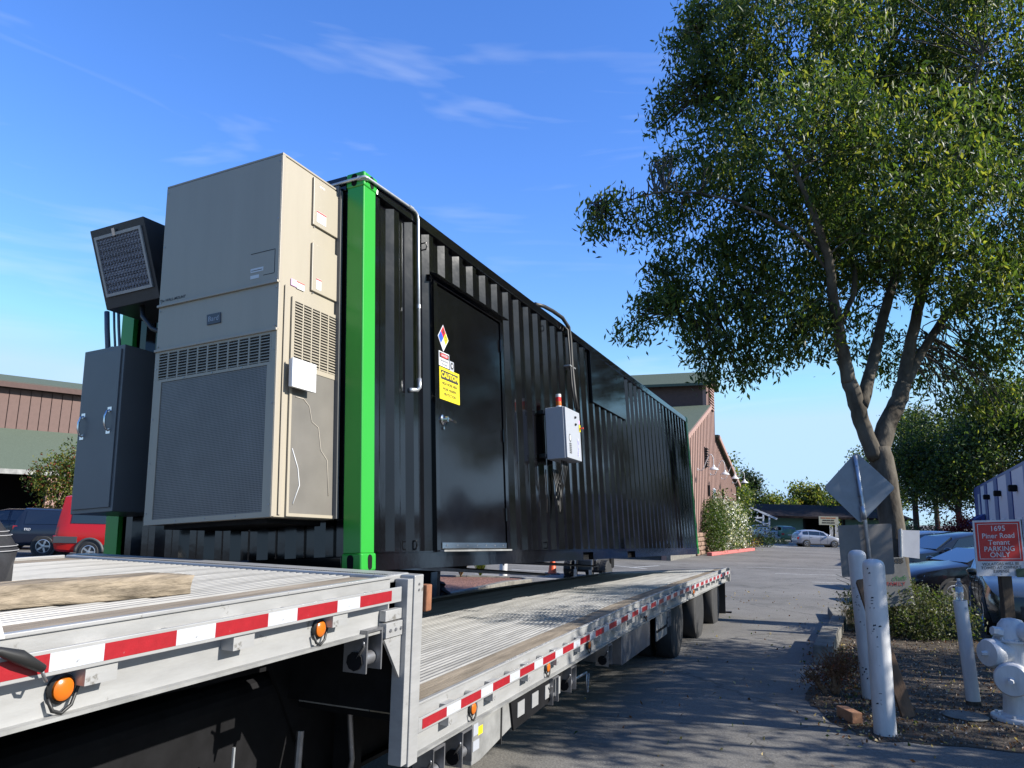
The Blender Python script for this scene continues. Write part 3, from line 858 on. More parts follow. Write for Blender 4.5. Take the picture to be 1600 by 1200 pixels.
while x < 29:
    w = .50
    if pl is None: o = pl = MB().box(0, w - .035, -.045, -.001, zwb + .02, zwt).build('wall_panel', m_brownl, lb, bevel=.008, seg=1)
    else: o = pl.copy(); C.objects.link(o)
    o.location = (x, 0, 0); x += w
MB().prism([(-.4, zeave - .1), (6, ztop + .8), (6, ztop + .95), (-.4, zeave + .1)], -15, 31, 'x').build('upper_roof', m_roofg, lb)
MB().box(-15, 31, -.5, -.41, zeave - .2, zeave + .08).build('fascia', m_brownd, lb)
MB().box(-14, 30, -.4, -.05, zeave - .12, zeave - .06).build('soffit', m_chassis, lb)
zl0, zl1 = zl(673), at(0, 737, 35.5).z
MB().prism([(-.02, zl0), (-4.6, zl1), (-4.6, zl1 + .16), (-.02, zl0 + .16)], -14, 30, 'x').build('lower_roof', m_roofg, lb)
MB().box(-14, 30, -4.7, -4.6, zl1 - .05, zl1 + .18).build('gutter', m_whitetrim if False else m_alud, lb)
for x in (-8, -3.0, 1.35, 5.6, 9.8, 14, 18):
    MB().box(x, x + .4, -4.55, -4.2, gz(36), zl1).build('post', m_brown, lb)
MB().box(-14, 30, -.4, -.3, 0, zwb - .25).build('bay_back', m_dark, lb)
for x in (1.75, 10.2, ):
    MB().box(x, x + 3.8, -4.35, -4.2, 0, zl1).build('wall_infill', m_brown, lb)
rs_ = MB().box(1.3, 2.9, -4.75, -4.72, zl(806) - .3, zl(797)-.2).build('small_sign', m_signwhite, lb); MB().box(1.3, 2.9, -4.76, -4.751, zl(797) - .45, zl(797) - .2).build('red_stripe', m_signred, rs_)
# ---- blue and white building, right
rb = thing('blue_white_building', 'long pale building with blue painted bands and an awning, right edge beyond the cars', 'building', (0, 0, 0))
pA = Vector((39.5, 65, 0)); ud = Vector((-.46, -.888, 0)).normalized()
RM = Matrix([[ud.x, -ud.y, 0, pA.x], [ud.y, ud.x, 0, pA.y], [0, 0, 1, -.1], [0, 0, 0, 1]])
rb.matrix_world = RM      # x towards the camera along the wall, +y away from the lot
H = 5.15
MB().box(-1, 34, .0, .3, 0, H).build('front_wall', m_bwhite, rb)
MB().box(-1, 34, -.02, 20, H, H + .15).build('parapet', m_bblue, rb)
MB().box(-1, -.7, .3, 20, 0, H).build('end_wall', m_bblue, rb)
for x, w in ((-1, 6), (8.8, 2.0), (16, 2.2), (23.5, 2.2), (31, 2.2)):
    MB().box(x, x + w, -.06, -.002, .0, H - .02).build('blue_band', m_bblue, rb)
aw = MB().prism([(-.06, 3.0), (-1.6, 2.0), (-1.6, 1.85), (-.06, 1.9)], 1.0, 8.0, 'x').build('awning', m_bblue, rb)
MB().box(3.4, 4.4, -.1, -.061, 2.9, 4.6).build('white_plaque', m_signwhite, rb)
for x in (12.0, 19.5, 27.5):
    fl = MB().box(x, x + .5, -.4, -.002, 3.95, 4.3).build('floodlight', m_chassis, rb, bevel=.06)
    w_ = MB().box(x - .2, x + 1.6, -.05, -.002, .9, 2.6).build('window', m_whitetrim, rb); MB().box(x - .08, x + 1.48, -.07, -.051, 1.0, 2.5).build('pane', m_glass, w_)

# ------------------------------------------------------------------ trees and plants
m_bark = mat('grey brown bark', (.075, .06, .046), .95, var=.55, vscale=2.6, bump=1.0, bscale=12, stretch=(1, 1, .45), col2=(.17, .152, .125), detail=9)
m_barkd = mat('dark bark', (.07, .055, .045), .95, var=.4, bump=.6, bscale=14)
lf_a = leaf_mat('ash leaf dark', (.04, .072, .018), .4)
lf_b = leaf_mat('ash leaf mid', (.075, .12, .025), .5)
lf_c = leaf_mat('ash leaf yellow', (.19, .21, .045), .55)
lf_d = leaf_mat('evergreen leaf', (.02, .038, .014), .2)
lf_e = leaf_mat('autumn yellow leaf', (.24, .2, .035), .45)
lf_f = leaf_mat('autumn red leaf', (.2, .05, .03), .4)
lf_g = leaf_mat('oleander leaf', (.06, .1, .025), .35)
lf_p = leaf_mat('white blossom', (.85, .85, .82), .3)
lf_h = leaf_mat('grey green shrub leaf', (.1, .11, .055), .3)
lf_r = leaf_mat('plum leaf', (.13, .016, .018), .4)
lf_s = leaf_mat('dry brown leaf', (.13, .06, .03), .3)
lf_y = leaf_mat('dry straw', (.4, .31, .15), .3)

# main ash tree
TY = 14.5
ash = thing('ash_tree', 'large spreading leafy tree with pale grey limbs, behind the diamond sign', 'tree', ground_at(1395, TY))
AO = Vector(ash.location)
def T(px, py, dy=0.0): return at(px, py, TY + dy) - AO
limbs = [
 ('trunk', [(1404, 1000, 0), (1398, 880, 0), (1392, 810, 0), (1382, 745, 0), (1372, 700, 0)], [.27, .235, .215, .22, .21]),
 ('limb', [(1368, 715, -.05), (1350, 670, -.1), (1338, 630, -.15), (1326, 595, -.15)], [.15, .15, .15, .14]),
 ('limb', [(1326, 597, -.15), (1318, 555, -.3), (1308, 505, -.6), (1300, 455, -.9), (1293, 400, -1.3), (1270, 330, -1.7), (1235, 250, -2.0)], [.135, .12, .105, .09, .075, .055, .03]),
 ('limb', [(1310, 512, -.6), (1325, 480, -.5), (1336, 445, -.4), (1330, 380, -.2), (1318, 300, .1)], [.06, .055, .05, .04, .02]),
 ('limb', [(1345, 635, -.15), (1358, 590, .1), (1370, 540, .35), (1384, 480, .6), (1400, 430, .8), (1412, 360, 1.1), (1415, 280, 1.4), (1408, 180, 1.7), (1390, 80, 2.0)], [.13, .115, .105, .1, .09, .08, .065, .045, .02]),
 ('limb', [(1374, 705, .05), (1386, 665, .15), (1402, 630, .3), (1412, 600, .4)], [.19, .175, .165, .15]),
 ('limb', [(1411, 604, .4), (1421, 545, .5), (1434, 485, .4), (1446, 435, .2), (1462, 370, 0), (1480, 300, -.3), (1508, 190, -.7), (1535, 85, -1.1)], [.13, .115, .1, .09, .08, .065, .045, .02]),
 ('limb', [(1414, 603, .4), (1440, 552, .7), (1470, 505, 1.0), (1500, 468, 1.3), (1530, 430, 1.5), (1580, 385, 1.8), (1650, 330, 2.0), (1740, 270, 2.2)], [.1, .09, .085, .08, .07, .06, .045, .02]),
 ('limb', [(1446, 435, .2), (1490, 360, -.2), (1540, 310, -.6), (1600, 270, -1.0), (1680, 210, -1.4)], [.06, .05, .045, .035, .015]),
 ('limb', [(1296, 425, -1.1), (1250, 370, -1.4), (1180, 330, -1.5), (1110, 305, -1.4), (1040, 300, -1.2), (985, 312, -1.1), (945, 330, -1.0)], [.034, .03, .026, .02, .016, .011, .006]),
 ('limb', [(1308, 505, -.6), (1260, 470, -.2), (1200, 455, .2), (1130, 465, .5), (1060, 490, .6)], [.05, .04, .032, .022, .008]),
 ('limb', [(1293, 400, -1.3), (1230, 300, -.6), (1170, 220, .0), (1120, 130, .4), (1090, 60, .6)], [.05, .042, .034, .024, .01]),
 ('limb', [(1400, 430, .8), (1350, 330, 1.5), (1290, 220, 2.0), (1240, 110, 2.4), (1200, 10, 2.6)], [.055, .045, .036, .026, .01]),
]
limb_pts = []
for nm, pts, rs in limbs:
    P = wiggle([T(*p) for p in pts], .012 if nm == 'trunk' else .012, 4)
    rr_ = [float(np.interp(i / (len(P) - 1) * (len(rs) - 1), range(len(rs)), rs)) * (1 + .025 * rng.uniform(-1, 1)) for i in range(len(P))]
    MB().tube(P, rr_, 10).build(nm, m_bark, ash, smooth='all')
    if nm != 'trunk': limb_pts += [(p, r) for p, r in zip(P, rr_) if r < .1]
L = []
def lobe(px, py, rx, ry, dy, dens=1.0, rz=None):
    c = T(px, py, dy); k = (TY + dy) / FPX
    L.append((tuple(c), (rx * k, (rz if rz else max(.7, (rx + ry) * .5 * k * 1.1)), ry * k), dens))
for a in ((1140, 95, 95, 95, 0), (1100, 130, 60, 70, .8), (1250, 55, 150, 120, -.8), (1400, 55, 160, 140, .8), (1540, 75, 150, 150, 0), (1130, 225, 85, 80, .3), (1100, 300, 70, 50, -.6), (1250, 230, 150, 130, -1.3), (1240, 370, 150, 110, .2),
          (1120, 420, 100, 75, .5), (1055, 470, 60, 42, 0, .9), (1140, 510, 90, 55, .3), (1225, 490, 70, 50, -.5), (1390, 270, 170, 160, -1.6), (1380, 230, 160, 170, 1.6), (1530, 290, 140, 160, -.2), (1330, 395, 100, 75, 1.2), (1390, 420, 60, 45, 1.4, .8), (1500, 420, 100, 70, -.8),
          (1570, 470, 80, 110, .5), (1565, 580, 60, 45, 1.2, .8), (1285, 500, 45, 45, -.3, .8), (958, 330, 36, 26, -1.1, .8), (1010, 345, 48, 32, -1.0, .7), (1045, 330, 35, 45, -.6, .7), (1430, 565, 60, 45, 1.8, .55), (1475, 575, 50, 38, 2.2, .5), (1345, 520, 38, 40, 1.4, .5), (1385, 560, 30, 40, 1.8, .45),
          (1300, -90, 280, 110, .5, .8), (1520, -90, 250, 110, .2, .8), (1700, 180, 170, 200, .4, .9), (1690, 400, 120, 140, .4, .8), (1180, 565, 45, 18, .2, .7), (1100, 550, 40, 16, .2, .6), (1110, 20, 70, 45, .4, .8), (1045, 148, 26, 13, .2, 1.6, .35), (1034, 190, 22, 10, .6, 1.6, .35), (1062, 62, 26, 14, 0, 1.6, .4), (1092, 18, 26, 12, .3, 1.6, .4), (1040, 250, 20, 12, -.2, 1.6, .35), (990, 512, 28, 9, .2, 1.6, .35), (1008, 470, 25, 9, .5, 1.6, .35), (1112, 584, 24, 8, .3, 1.6, .35), (1165, 584, 20, 8, .1, 1.6, .35), (928, 326, 16, 9, -1.0, 1.6, .3), (934, 352, 18, 8, -1.1, 1.6, .3), (1030, 420, 20, 12, .3, 1.6, .35), (1228, 548, 24, 8, .2, 1.6, .35), (1290, 545, 14, 14, .5, 1.4, .3), (1500, 625, 40, 14, 1.0, 1.2, .4), (1560, 640, 30, 22, 1.0, 1.2, .4)):
    lobe(*a)
lp_ = ellipsoid_points(L, 46.0, 15, .13, .35)
leaf_mesh('foliage', lp_, .145, .046, [lf_a, lf_b, lf_c], [.45, .38, .17], ash, down=.8)
print('ash leaves', len(lp_))
mb = MB(); rr = random.Random(9)
lpa = np.array([tuple(p) for p, r in limb_pts])
for c, r, dens in L:
    for k in range(int(13 * dens)):
        u = Vector((rr.gauss(0, 1), rr.gauss(0, 1), rr.gauss(0, 1))).normalized()
        e = Vector(c) + Vector((u.x * r[0], u.y * r[1], u.z * r[2])) * rr.uniform(.5, .98)
        i = int(np.argmin(((lpa - np.array(e)) ** 2).sum(1))); s = limb_pts[i][0]
        if (e - s).length > 4.5: continue
        mid = s.lerp(e, .5) + Vector((rr.uniform(-.2, .2), rr.uniform(-.2, .2), rr.uniform(.0, .35)))
        mb.tube(wiggle([s, mid, e], .02, 3), [.018, .015, .013, .011, .009, .007, .005][:7], 4, cap=False)
mb.build('twigs', m_bark, ash, smooth='all')['kind'] = 'stuff'

def tree(name, label, base, height, lobes, leafs, weights, lsize, per, trunk_r, group=None, bark=None, cl=7, crad=.28, down=.3, stems=4, shell=.4):
    """lobes: (dx, dy, z, rx, ry, rz, density) in metres from the base"""
    t = thing(name, label, 'tree', base, 0, group)
    bark = bark or m_barkd
    MB().tube(wiggle([(0, 0, -.1), (.03, 0, height * .2), (-.05, .05, height * .4), (.05, 0, height * .62)], .03, 3), [trunk_r * 1.25, trunk_r * 1.1, trunk_r, trunk_r * .95, trunk_r * .9, trunk_r * .8, trunk_r * .7, trunk_r * .6, trunk_r * .5, trunk_r * .4][:10], 8).build('trunk', bark, t, smooth='all')
    rr = random.Random(len(label) * 7 + int(base[0] * 10))
    for k in range(stems):
        lo = lobes[k % len(lobes)]
        MB().tube(wiggle([(0, 0, height * rr.uniform(.18, .35)), (lo[0] * .45, lo[1] * .45, lo[2] * .75), (lo[0] + rr.uniform(-.4, .4), lo[1], lo[2] + lo[5] * .5)], .05, 3), [trunk_r * .5, trunk_r * .4, trunk_r * .34, trunk_r * .27, trunk_r * .2, trunk_r * .14, trunk_r * .06][:7], 6).build('limb', bark, t, smooth='all')
    LL = [((a, b_, c), (d, e, f), g) for a, b_, c, d, e, f, g in lobes]
    pts = ellipsoid_points(LL, per, cl, crad, shell)
    leaf_mesh('foliage', pts, lsize, lsize * .45, leafs, weights, t, down=down)
    return t
def lump(n, rx, ry, z0, z1, rmin, rmax, seed, dens=1.0):
    rr = random.Random(seed); o = []
    for k in range(n):
        a = rr.uniform(0, 2 * math.pi); q = math.sqrt(rr.random()); z = rr.uniform(z0, z1)
        s = 1 - .45 * abs((z - (z0 + z1) / 2) / ((z1 - z0) / 2 + 1e-6))
        r = rr.uniform(rmin, rmax)
        o.append((math.cos(a) * q * rx * s, math.sin(a) * q * ry * s, z, r, r, r * .75, dens))
    return o
# trees standing right of the frame whose crowns shade the road and the deck
for (tx, ty, z0, z1, rad, nl, sd, lb_) in ((9.6, 5.6, 3.4, 6.0, 2.0, 7, 21, 'low leafy tree just right of the picture, nearest the camera'), (12.6, 7.0, 4.2, 7.6, 2.7, 9, 22, 'leafy tree right of the picture, shading the trailer deck'),
        (15.8, 8.2, 5.0, 9.2, 3.0, 9, 23, 'tallest of the leafy trees right of the picture'), (10.8, 9.0, 3.0, 5.6, 1.9, 6, 24, 'small leafy tree right of the fire hydrant, out of the picture')):
    tree('shade_tree', lb_, (tx, ty, gz(ty)), z1 + .6, lump(nl, rad, rad, z0, z1, .75, 1.15, sd, .85), [lf_a, lf_b], [.5, .5], .16, 21, .16, cl=10, crad=.18, group='trees right of the picture', shell=.25)
for k, (tx, ty) in enumerate(((31, -14), (33, -5), (30.5, 3), (33, 11), (31.5, 19), (34, 27))):  # unseen row, added to block sky fill and darken the container's reflections
    tree('unseen_tree', ('first', 'second', 'third', 'fourth', 'fifth', 'sixth')[k] + ' broad tree of the lot boundary row right of the picture', (tx, ty, gz(ty)), 10.0, lump(9, 3.6, 3.6, 2.6, 8.6, 1.5, 2.3, 70 + k), [lf_a, lf_d, lf_b], [.45, .35, .2], .4, 4.5, .25, group='unseen trees added right of the picture', cl=8, crad=.5)
# dark trees across the car park
bgt = [(1437, 76, 15.0, 5.4, 31), (1505, 72, 13.6, 5.4, 32), (1580, 74, 17.5, 6.2, 33), (1650, 70, 18.0, 6.0, 34), (1398, 84, 12.6, 4.4, 35), (1470, 92, 17.5, 6.0, 36), (1540, 96, 20.0, 6.4, 37)]
bl = ('dark broad-leaved tree left in the row behind the car park', 'dark spreading tree above the blue awning', 'dense dark tree over the pale building at the right edge', 'dark tree beyond the right edge', 'dark tree seen just right of the ash trunk', 'tall dark tree behind the car park row', 'tall dark tree far behind the pale building')
for (px, Y, h, r, sd), lb_ in zip(bgt, bl):
    b = ground_at(px, Y)
    tree('park_tree', lb_, b, h, lump(11, r * .75, r * .75, h * .38, h * .86, r * .35, r * .52, sd, 1.0), [lf_a, lf_d, lf_b, lf_c], [.38, .3, .22, .1], .36, 6.5, .3, group='dark trees behind the car park', cl=8, crad=.5)
tree('plum_tree', 'small dark red plum tree beside the blue building', ground_at(1502, 48), 3.4, lump(6, 1.0, 1.0, 1.2, 2.6, .6, .8, 41), [lf_r], [1], .2, 20, .1, cl=8, crad=.22)
# trees behind the far workshop
tree('conifer_tree', 'dark green rounded conifer behind the barn and workshop', ground_at(1179, 118), 10.2, lump(9, 1.6, 1.6, 2.5, 8.4, 1.3, 1.9, 51), [lf_d, lf_a], [.7, .3], .5, 5.5, .3, cl=9, crad=.5)
tree('conifer_tree', 'lower dark tree between the conifer and the yellow-green trees', ground_at(1212, 122), 6.2, lump(6, 2.2, 1.6, 2.0, 4.6, 1.2, 1.6, 52), [lf_d, lf_a], [.6, .4], .5, 5.5, .3, cl=9, crad=.5)
yl = ('yellow-green tree leftmost behind the workshop roof', 'broad yellow-green tree over the middle of the workshop roof', 'yellow-green tree over the garage doorway', 'yellow-green tree behind the diamond sign')
for (px, Y, h, sd), lb_ in zip(((1222, 112, 7.4, 61), (1248, 114, 8.4, 62), (1280, 112, 8.2, 63), (1320, 116, 8.2, 64)), yl):
    tree('yellowing_tree', lb_, ground_at(px, Y), h, lump(9, 2.2, 2.2, 2.4, h * .82, 1.2, 1.8, sd), [lf_b, lf_c, lf_e, lf_a], [.35, .35, .12, .18], .5, 6, .25, group='yellowing trees behind the workshop', cl=9, crad=.5)
tree('slim_tree', 'thin-topped tree peeping out left of the diamond sign', ground_at(1306, 100), 8.2, lump(5, .9, .9, 4.0, 7.4, .6, .8, 65, .6), [lf_b, lf_a], [.6, .4], .4, 4, .12, cl=6, crad=.4)
tree('maple_tree', 'bright green tree rising past the end of the barn gable', ground_at(1138, 76), 9.0, lump(9, 1.6, 1.6, 2.5, 7.6, 1.0, 1.5, 66), [lf_b, lf_c, lf_a], [.45, .35, .2], .36, 8, .2, cl=8, crad=.4)
tree('maple_tree', 'round green tree behind the barn lamps', ground_at(1157, 80), 7.4, lump(6, 1.2, 1.2, 2.5, 5.6, .9, 1.3, 67), [lf_b, lf_c, lf_a], [.45, .35, .2], .36, 8, .2, cl=8, crad=.4)
# young tree in front of the left warehouse
tree('young_maple', 'young tree turning yellow and red in front of the brown warehouse', ground_at(76, 33), 5.0, [(-.2, 0, 3.3, 1.0, 1.0, .9, 1), (.7, 0, 3.5, .7, .8, .7, 1), (.1, 0, 2.3, .9, .9, .8, 1), (.9, 0, 2.4, .6, .7, .8, .9), (.2, 0, 4.3, .35, .4, .5, .5), (-.9, 0, 3.0, .5, .5, .4, .5)],
     [lf_b, lf_c, lf_e, lf_f, lf_a], [.3, .25, .14, .14, .17], .15, 70, .07, cl=6, crad=.16)
# oleander bushes at the barn
def bush(name, label, base, lobes, leafs, weights, ls, per, cat='bush', lw=.3, cl=7, crad=.15, down=-.2, group=None, stem=None, nst=10, stuffname='foliage', shell=.4):
    t = thing(name, label, cat, base, 0, group)
    LL = [((a, b_, c), (d, e, f), g) for a, b_, c, d, e, f, g in lobes]
    pts = ellipsoid_points(LL, per, cl, crad, shell); pts = pts[pts[:, 2] > .02]
    leaf_mesh(stuffname, pts, ls, ls * lw, leafs, weights, t, down=down)
    mb = MB(); rr = random.Random(len(label))
    for k in range(nst):
        lo = lobes[k % len(lobes)]
        e = Vector((lo[0] + rr.uniform(-1, 1) * lo[3], lo[1] + rr.uniform(-1, 1) * lo[4], lo[2] + rr.uniform(.2, 1.05) * lo[5]))
        mb.tube(wiggle([(lo[0] * .3, lo[1] * .3, 0), Vector((lo[0] * .6, lo[1] * .6, e.z * .5)), e], .02, 3), [.02, .017, .014, .011, .008, .006, .003], 4, cap=False)
    mb.build('stems', stem or m_barkd, t)['kind'] = 'stuff'
    return t
Mb = barn.matrix_world if False else bM
def bp(lx, ly): p = bM @ Vector((lx, ly, 0)); return Vector((p.x, p.y, gz(p.y)))
bush('oleander_bush', 'tall dark green oleander nearest the container at the barn foot', bp(2.0, -.5), [(0, 0, 1.5, 1.0, 1.5, 1.5, 1), (.2, .6, 2.3, .9, 1.2, 1.3, 1)], [lf_g, lf_a, lf_b], [.5, .3, .2], .22, 34, cl=9, crad=.18, group='oleanders along the barn')
bush('oleander_bush', 'tall oleander thick with white blossom in front of the barn', bp(5.6, -.7), [(0, 0, 1.7, 1.2, 1.9, 1.7, 1), (.2, .6, 2.8, 1.0, 1.4, 1.3, 1)], [lf_g, lf_b, lf_p], [.46, .2, .34], .22, 34, cl=9, crad=.18, group='oleanders along the barn')
bush('oleander_bush', 'flowering oleander at the far end of the row, near the orange shrub', bp(10.0, -.9), [(0, 0, 1.6, 1.2, 2.0, 1.6, 1), (.2, .6, 2.5, 1.0, 1.4, 1.1, 1)], [lf_g, lf_b, lf_p], [.5, .24, .26], .22, 34, cl=9, crad=.18, group='oleanders along the barn')
bush('orange_shrub', 'small orange-brown shrub past the white oleanders', bp(13.4, -1.3), [(0, 0, .9, .9, 1.2, .9, 1)], [lf_e, lf_s, lf_b], [.4, .35, .25], .2, 22, cl=8, crad=.2)
bush('dark_hedge', 'dark clipped hedge in the shade beyond the oleanders', (at(1187, 850, 66).x, 66, gz(66)), [(0, 0, .9, 1.3, 1.5, 1.2, 1)], [lf_d, lf_a], [.7, .3], .25, 20, cl=8, crad=.2)
for k, (px, Y, lb_) in enumerate(((1412, 62, 'dark hedge bush under the trees, just right of the ash trunk'), (1446, 60, 'dark hedge bush under the trees, left of the plum tree'), (1482, 62, 'dark hedge bush under the trees, beside the plum tree'), (1380, 66, 'dark hedge bush hidden by the ash trunk'))):
    bush('hedge_bush', lb_, ground_at(px, Y), [(0, 0, 1.0, 1.7, 1.0, 1.1, 1), (.8, .3, 1.7, 1.0, .9, .8, .8), (-.9, .2, 1.5, .9, .9, .8, .8)], [lf_d, lf_a, lf_b], [.5, .35, .15], .26, 14, cl=8, crad=.25, group='hedge under the dark trees')
rk = thing('red_kerb', 'red painted kerb at the foot of the oleanders', 'kerb', (0, 0, 0))
m_redk = mat('faded red kerb paint', (.5, .16, .15), .8, var=.2)
for k in range(7):
    a, b_ = bp(-1 + k * 1.9, -.85 - .16 * k), bp(-1 + k * 1.9 + 1.88, -.85 - .16 * (k + 1))
    dd = (b_ - a).normalized(); n_ = Vector((-dd.y, dd.x, 0)) * .15; up = Vector((0, 0, .2))
    MB().add([a - n_, a + n_, b_ + n_, b_ - n_, a - n_ + up, a + n_ + up, b_ + n_ + up, b_ - n_ + up], [(0, 3, 2, 1), (4, 5, 6, 7), (0, 1, 5, 4), (1, 2, 6, 5), (2, 3, 7, 6), (3, 0, 4, 7)]).build('kerb_stone', m_redk, rk, bevel=.03)
# shrubs of the near bed
hb_ = gp(1452, 1000)
bush('grey_shrub', 'sprawling grey-green shrub with bare stalks between the bollards and the parked cars', (hb_[0], hb_[1] + .4, gz(13)), [(-.35, 0, .42, .75, .8, .5, 1), (.45, .1, .35, .65, .75, .45, 1), (-.1, .6, .5, .9, .6, .45, 1), (.1, -.3, .3, .8, .5, .35, 1)], [lf_h, lf_b, lf_a], [.7, .15, .15], .06, 260, cl=8, crad=.07, nst=60, lw=.45, stem=mat('pale stalk', (.25, .22, .15), .9), shell=.55)
db = gp(1302, 1088)
bush('dry_shrub', 'small dead brown bush at the road edge by the bollards', (db[0] + .05, db[1] + .1, gz(9)), [(0, 0, .26, .27, .27, .24, 1), (.12, 0, .36, .18, .2, .16, 1), (-.3, 0, .2, .1, .12, .1, .6)], [lf_s, lf_f], [.85, .15], .045, 500, cl=6, crad=.05, nst=70, stem=mat('dead twig', (.2, .12, .07), .9))
mb = MB(); rr = random.Random(12)
g0 = gp(1338, 985); g0 = Vector((g0[0], g0[1], gz(g0[1]) + .02))
for k in range(150):
    a = rr.uniform(0, 6.28); r = rr.uniform(0, .2); h = rr.uniform(.3, .62); s = Vector((math.cos(a) * r, math.sin(a) * r * 1.6, 0)); d = Vector((math.cos(a), math.sin(a), 0)) * rr.uniform(.02, .3)
    p0 = s; p1 = s + d * .4 + Vector((0, 0, h * .6)); p2 = s + d + Vector((0, 0, h)); w = Vector((.004, .004, 0))
    mb.add([p0 - w, p0 + w, p1 + w * .8, p1 - w * .8, p2], [(0, 1, 2, 3), (3, 2, 4)])
dg = mb.build('dry_grass_tuft', lf_y, None, fix=False); dg.location = g0; tag(dg, 'tuft of straw-coloured dry grass behind the rear bollard', 'grass', kind='stuff')
pb2 = gp(722, 912)
for (dx, dy, h, leafs, lb2) in ((-.1, .3, .75, [lf_y, lf_s], 'straw-coloured grassy plant in the red mulch'), (.45, .6, .6, [lf_c, lf_b], 'light green strappy plant in the red mulch'), (-.8, .7, .7, [lf_r, lf_s], 'dark reddish plant in the red mulch')):
    mb = MB()
    for k in range(110):
        a = rr.uniform(0, 6.28); d = Vector((math.cos(a), math.sin(a), 0)) * rr.uniform(.1, .45); hh = h * rr.uniform(.6, 1)
        w = Vector((-d.y, d.x, 0)).normalized() * .012
        mb.add([-w, w, d * .5 + w + Vector((0, 0, hh * .75)), d * .5 - w + Vector((0, 0, hh * .75)), d + Vector((0, 0, hh * .8))], [(0, 1, 2, 3), (3, 2, 4)])
    o = mb.build('strappy_plant', leafs, None, fix=False); o.location = (pb2[0] + dx, pb2[1] + dy + .6, gz(20) + .1)
    o.data.polygons.foreach_set('material_index', [i % 4 // 2 % 2 for i in range(len(o.data.polygons))]); tag(o, lb2, 'plant')
# litter on the dirt
def inpoly(x, y, P):
    c = False; j = len(P) - 1
    for i in range(len(P)):
        if (P[i][1] > y) != (P[j][1] > y) and x < (P[j][0] - P[i][0]) * (y - P[i][1]) / (P[j][1] - P[i][1]) + P[i][0]: c = not c
        j = i
    return c
pts = []
while len(pts) < 9000:
    x, y = nrng.uniform(3, 9.5), nrng.uniform(6.5, 18) ** 1.0
    if nrng.random() < (8 / y) ** 2 and inpoly(x, y, bed): pts.append((x, y, gz(y) + .018))
leaf_mesh('leaf_litter', pts, .035, .018, [lf_s, mat('pebble pale', (.35, .3, .25), .9), lf_y, mat('pebble dark', (.1, .08, .07), .9)], [.35, .3, .1, .25], down=0)
pts = []
for k in range(700):
    x, y = nrng.uniform(.5, 9), nrng.uniform(5, 22); pts.append((x, y, gz(y) + .01))
for k in range(900):
    s = nrng.random(); x = 5.6 - 1.8 * (1 - s) + nrng.normal() * .25 - .3; y = 7.6 + s * 5 + nrng.normal() * .2; pts.append((x, y, gz(y) + .012))
leaf_mesh('fallen_leaves', pts, .05, .025, [lf_s, lf_y, lf_a], [.5, .3, .2], down=0)

# ------------------------------------------------------------------ bollards, signs, hydrant, cone
m_scuff = mat('paint scuff', (.03, .035, .05), .8)
def bollard(bx, by, tx, ty, width, label):
    x, y = gp(bx, by); base = Vector((x, y, gz(y) - .03)); top = at(tx, ty, y)
    t = thing('bollard', label, 'bollard', base, 0, 'white pipe bollards at the road edge')
    ax = top - base; h = ax.length; r = width / 2 / FPX * y
    t.rotation_euler = Vector((0, 0, 1)).rotation_difference(ax).to_euler()
    MB().lathe([(r, 0), (r, h - r * .75), (r * .985, h - r * .6), (r * .9, h - r * .35), (r * .7, h - r * .15), (r * .4, h - r * .03), (.002, h)], 32).build('pipe', m_whitep, t, smooth=True)
    rr = random.Random(int(bx)); 
    for k in range(22):
        a = rr.gauss(-2.35, .22); z = h * rr.choice([rr.gauss(.2, .03), rr.gauss(.68, .05), rr.gauss(.62, .02), rr.uniform(.5, .95)])
        w = rr.uniform(.003, .016); hh = rr.uniform(.002, .012)
        P = []
        for da, dz in ((-w, -hh), (w, -hh * .4), (w * .7, hh), (-w * .5, hh * .8)):
            aa = a + da / r; P.append(((r + .0012) * math.cos(aa), (r + .0012) * math.sin(aa), z + dz))
        MB().add(P, [(0, 1, 2, 3)]).build('scuff_mark', m_scuff, t)
    return t
bollard(1383.5, 1148, 1364, 873, 31.5, 'nearer white pipe bollard with black scuffs, in front of the leaning board')
bollard(1362, 1092, 1338, 859, 25.5, 'rear white pipe bollard, half behind the scuffed one')
x, y = gp(1522, 1102); b0 = Vector((x, y, gz(y) - .02)); t0 = at(1500, 938, y)
bt = thing('thin_bollard', 'slim white post with an open top, carrying a water bottle', 'bollard', b0)
bt.rotation_euler = Vector((0, 0, 1)).rotation_difference(t0 - b0).to_euler(); hB = (t0 - b0).length; rB = 9.6 / FPX * y
MB().lathe([(rB, 0), (rB, hB), (rB * .9, hB), (rB * .88, hB - .02), (.002, hB - .02)], 28).build('pipe', m_whitep, bt, smooth=True)
MB().lathe([(rB * 1.05, -.01), (rB * 1.15, .02), (rB * 1.02, .07)], 16).build('dirt_collar', m_dirt, bt, smooth=True)
MB().lathe([(.012, 0), (.014, .003)], 10, Matrix.Translation((.01, -rB, hB - .08)) @ Matrix.Rotation(math.pi / 2, 4, 'X')).build('rust_spot', m_greyp, bt)
m_clear = mat('clear plastic', (.75, .82, .88), .08, trans=.85, spec=.6)
wb_ = thing('water_bottle', 'clear plastic water bottle standing on the slim white post', 'bottle', t0 - Vector((0, 0, .02)))
MB().lathe([(.036, 0), (.04, .01), (.038, .05), (.041, .07), (.038, .09), (.041, .11), (.041, .16), (.037, .19), (.02, .225), (.016, .235), (.016, .25)], 20).build('bottle', m_clear, wb_, smooth=True)
MB().lathe([(.018, .238), (.018, .262), (.004, .263)], 16).build('cap', m_white, wb_, smooth=True)
MB().lathe([(.0415, .115), (.0415, .165)], 20).build('label', mat('pale blue label', (.3, .45, .6), .4), wb_, smooth=True)
MB().lathe([(.036, .06), (.036, .064)], 16).build('water_line', m_clear, wb_)
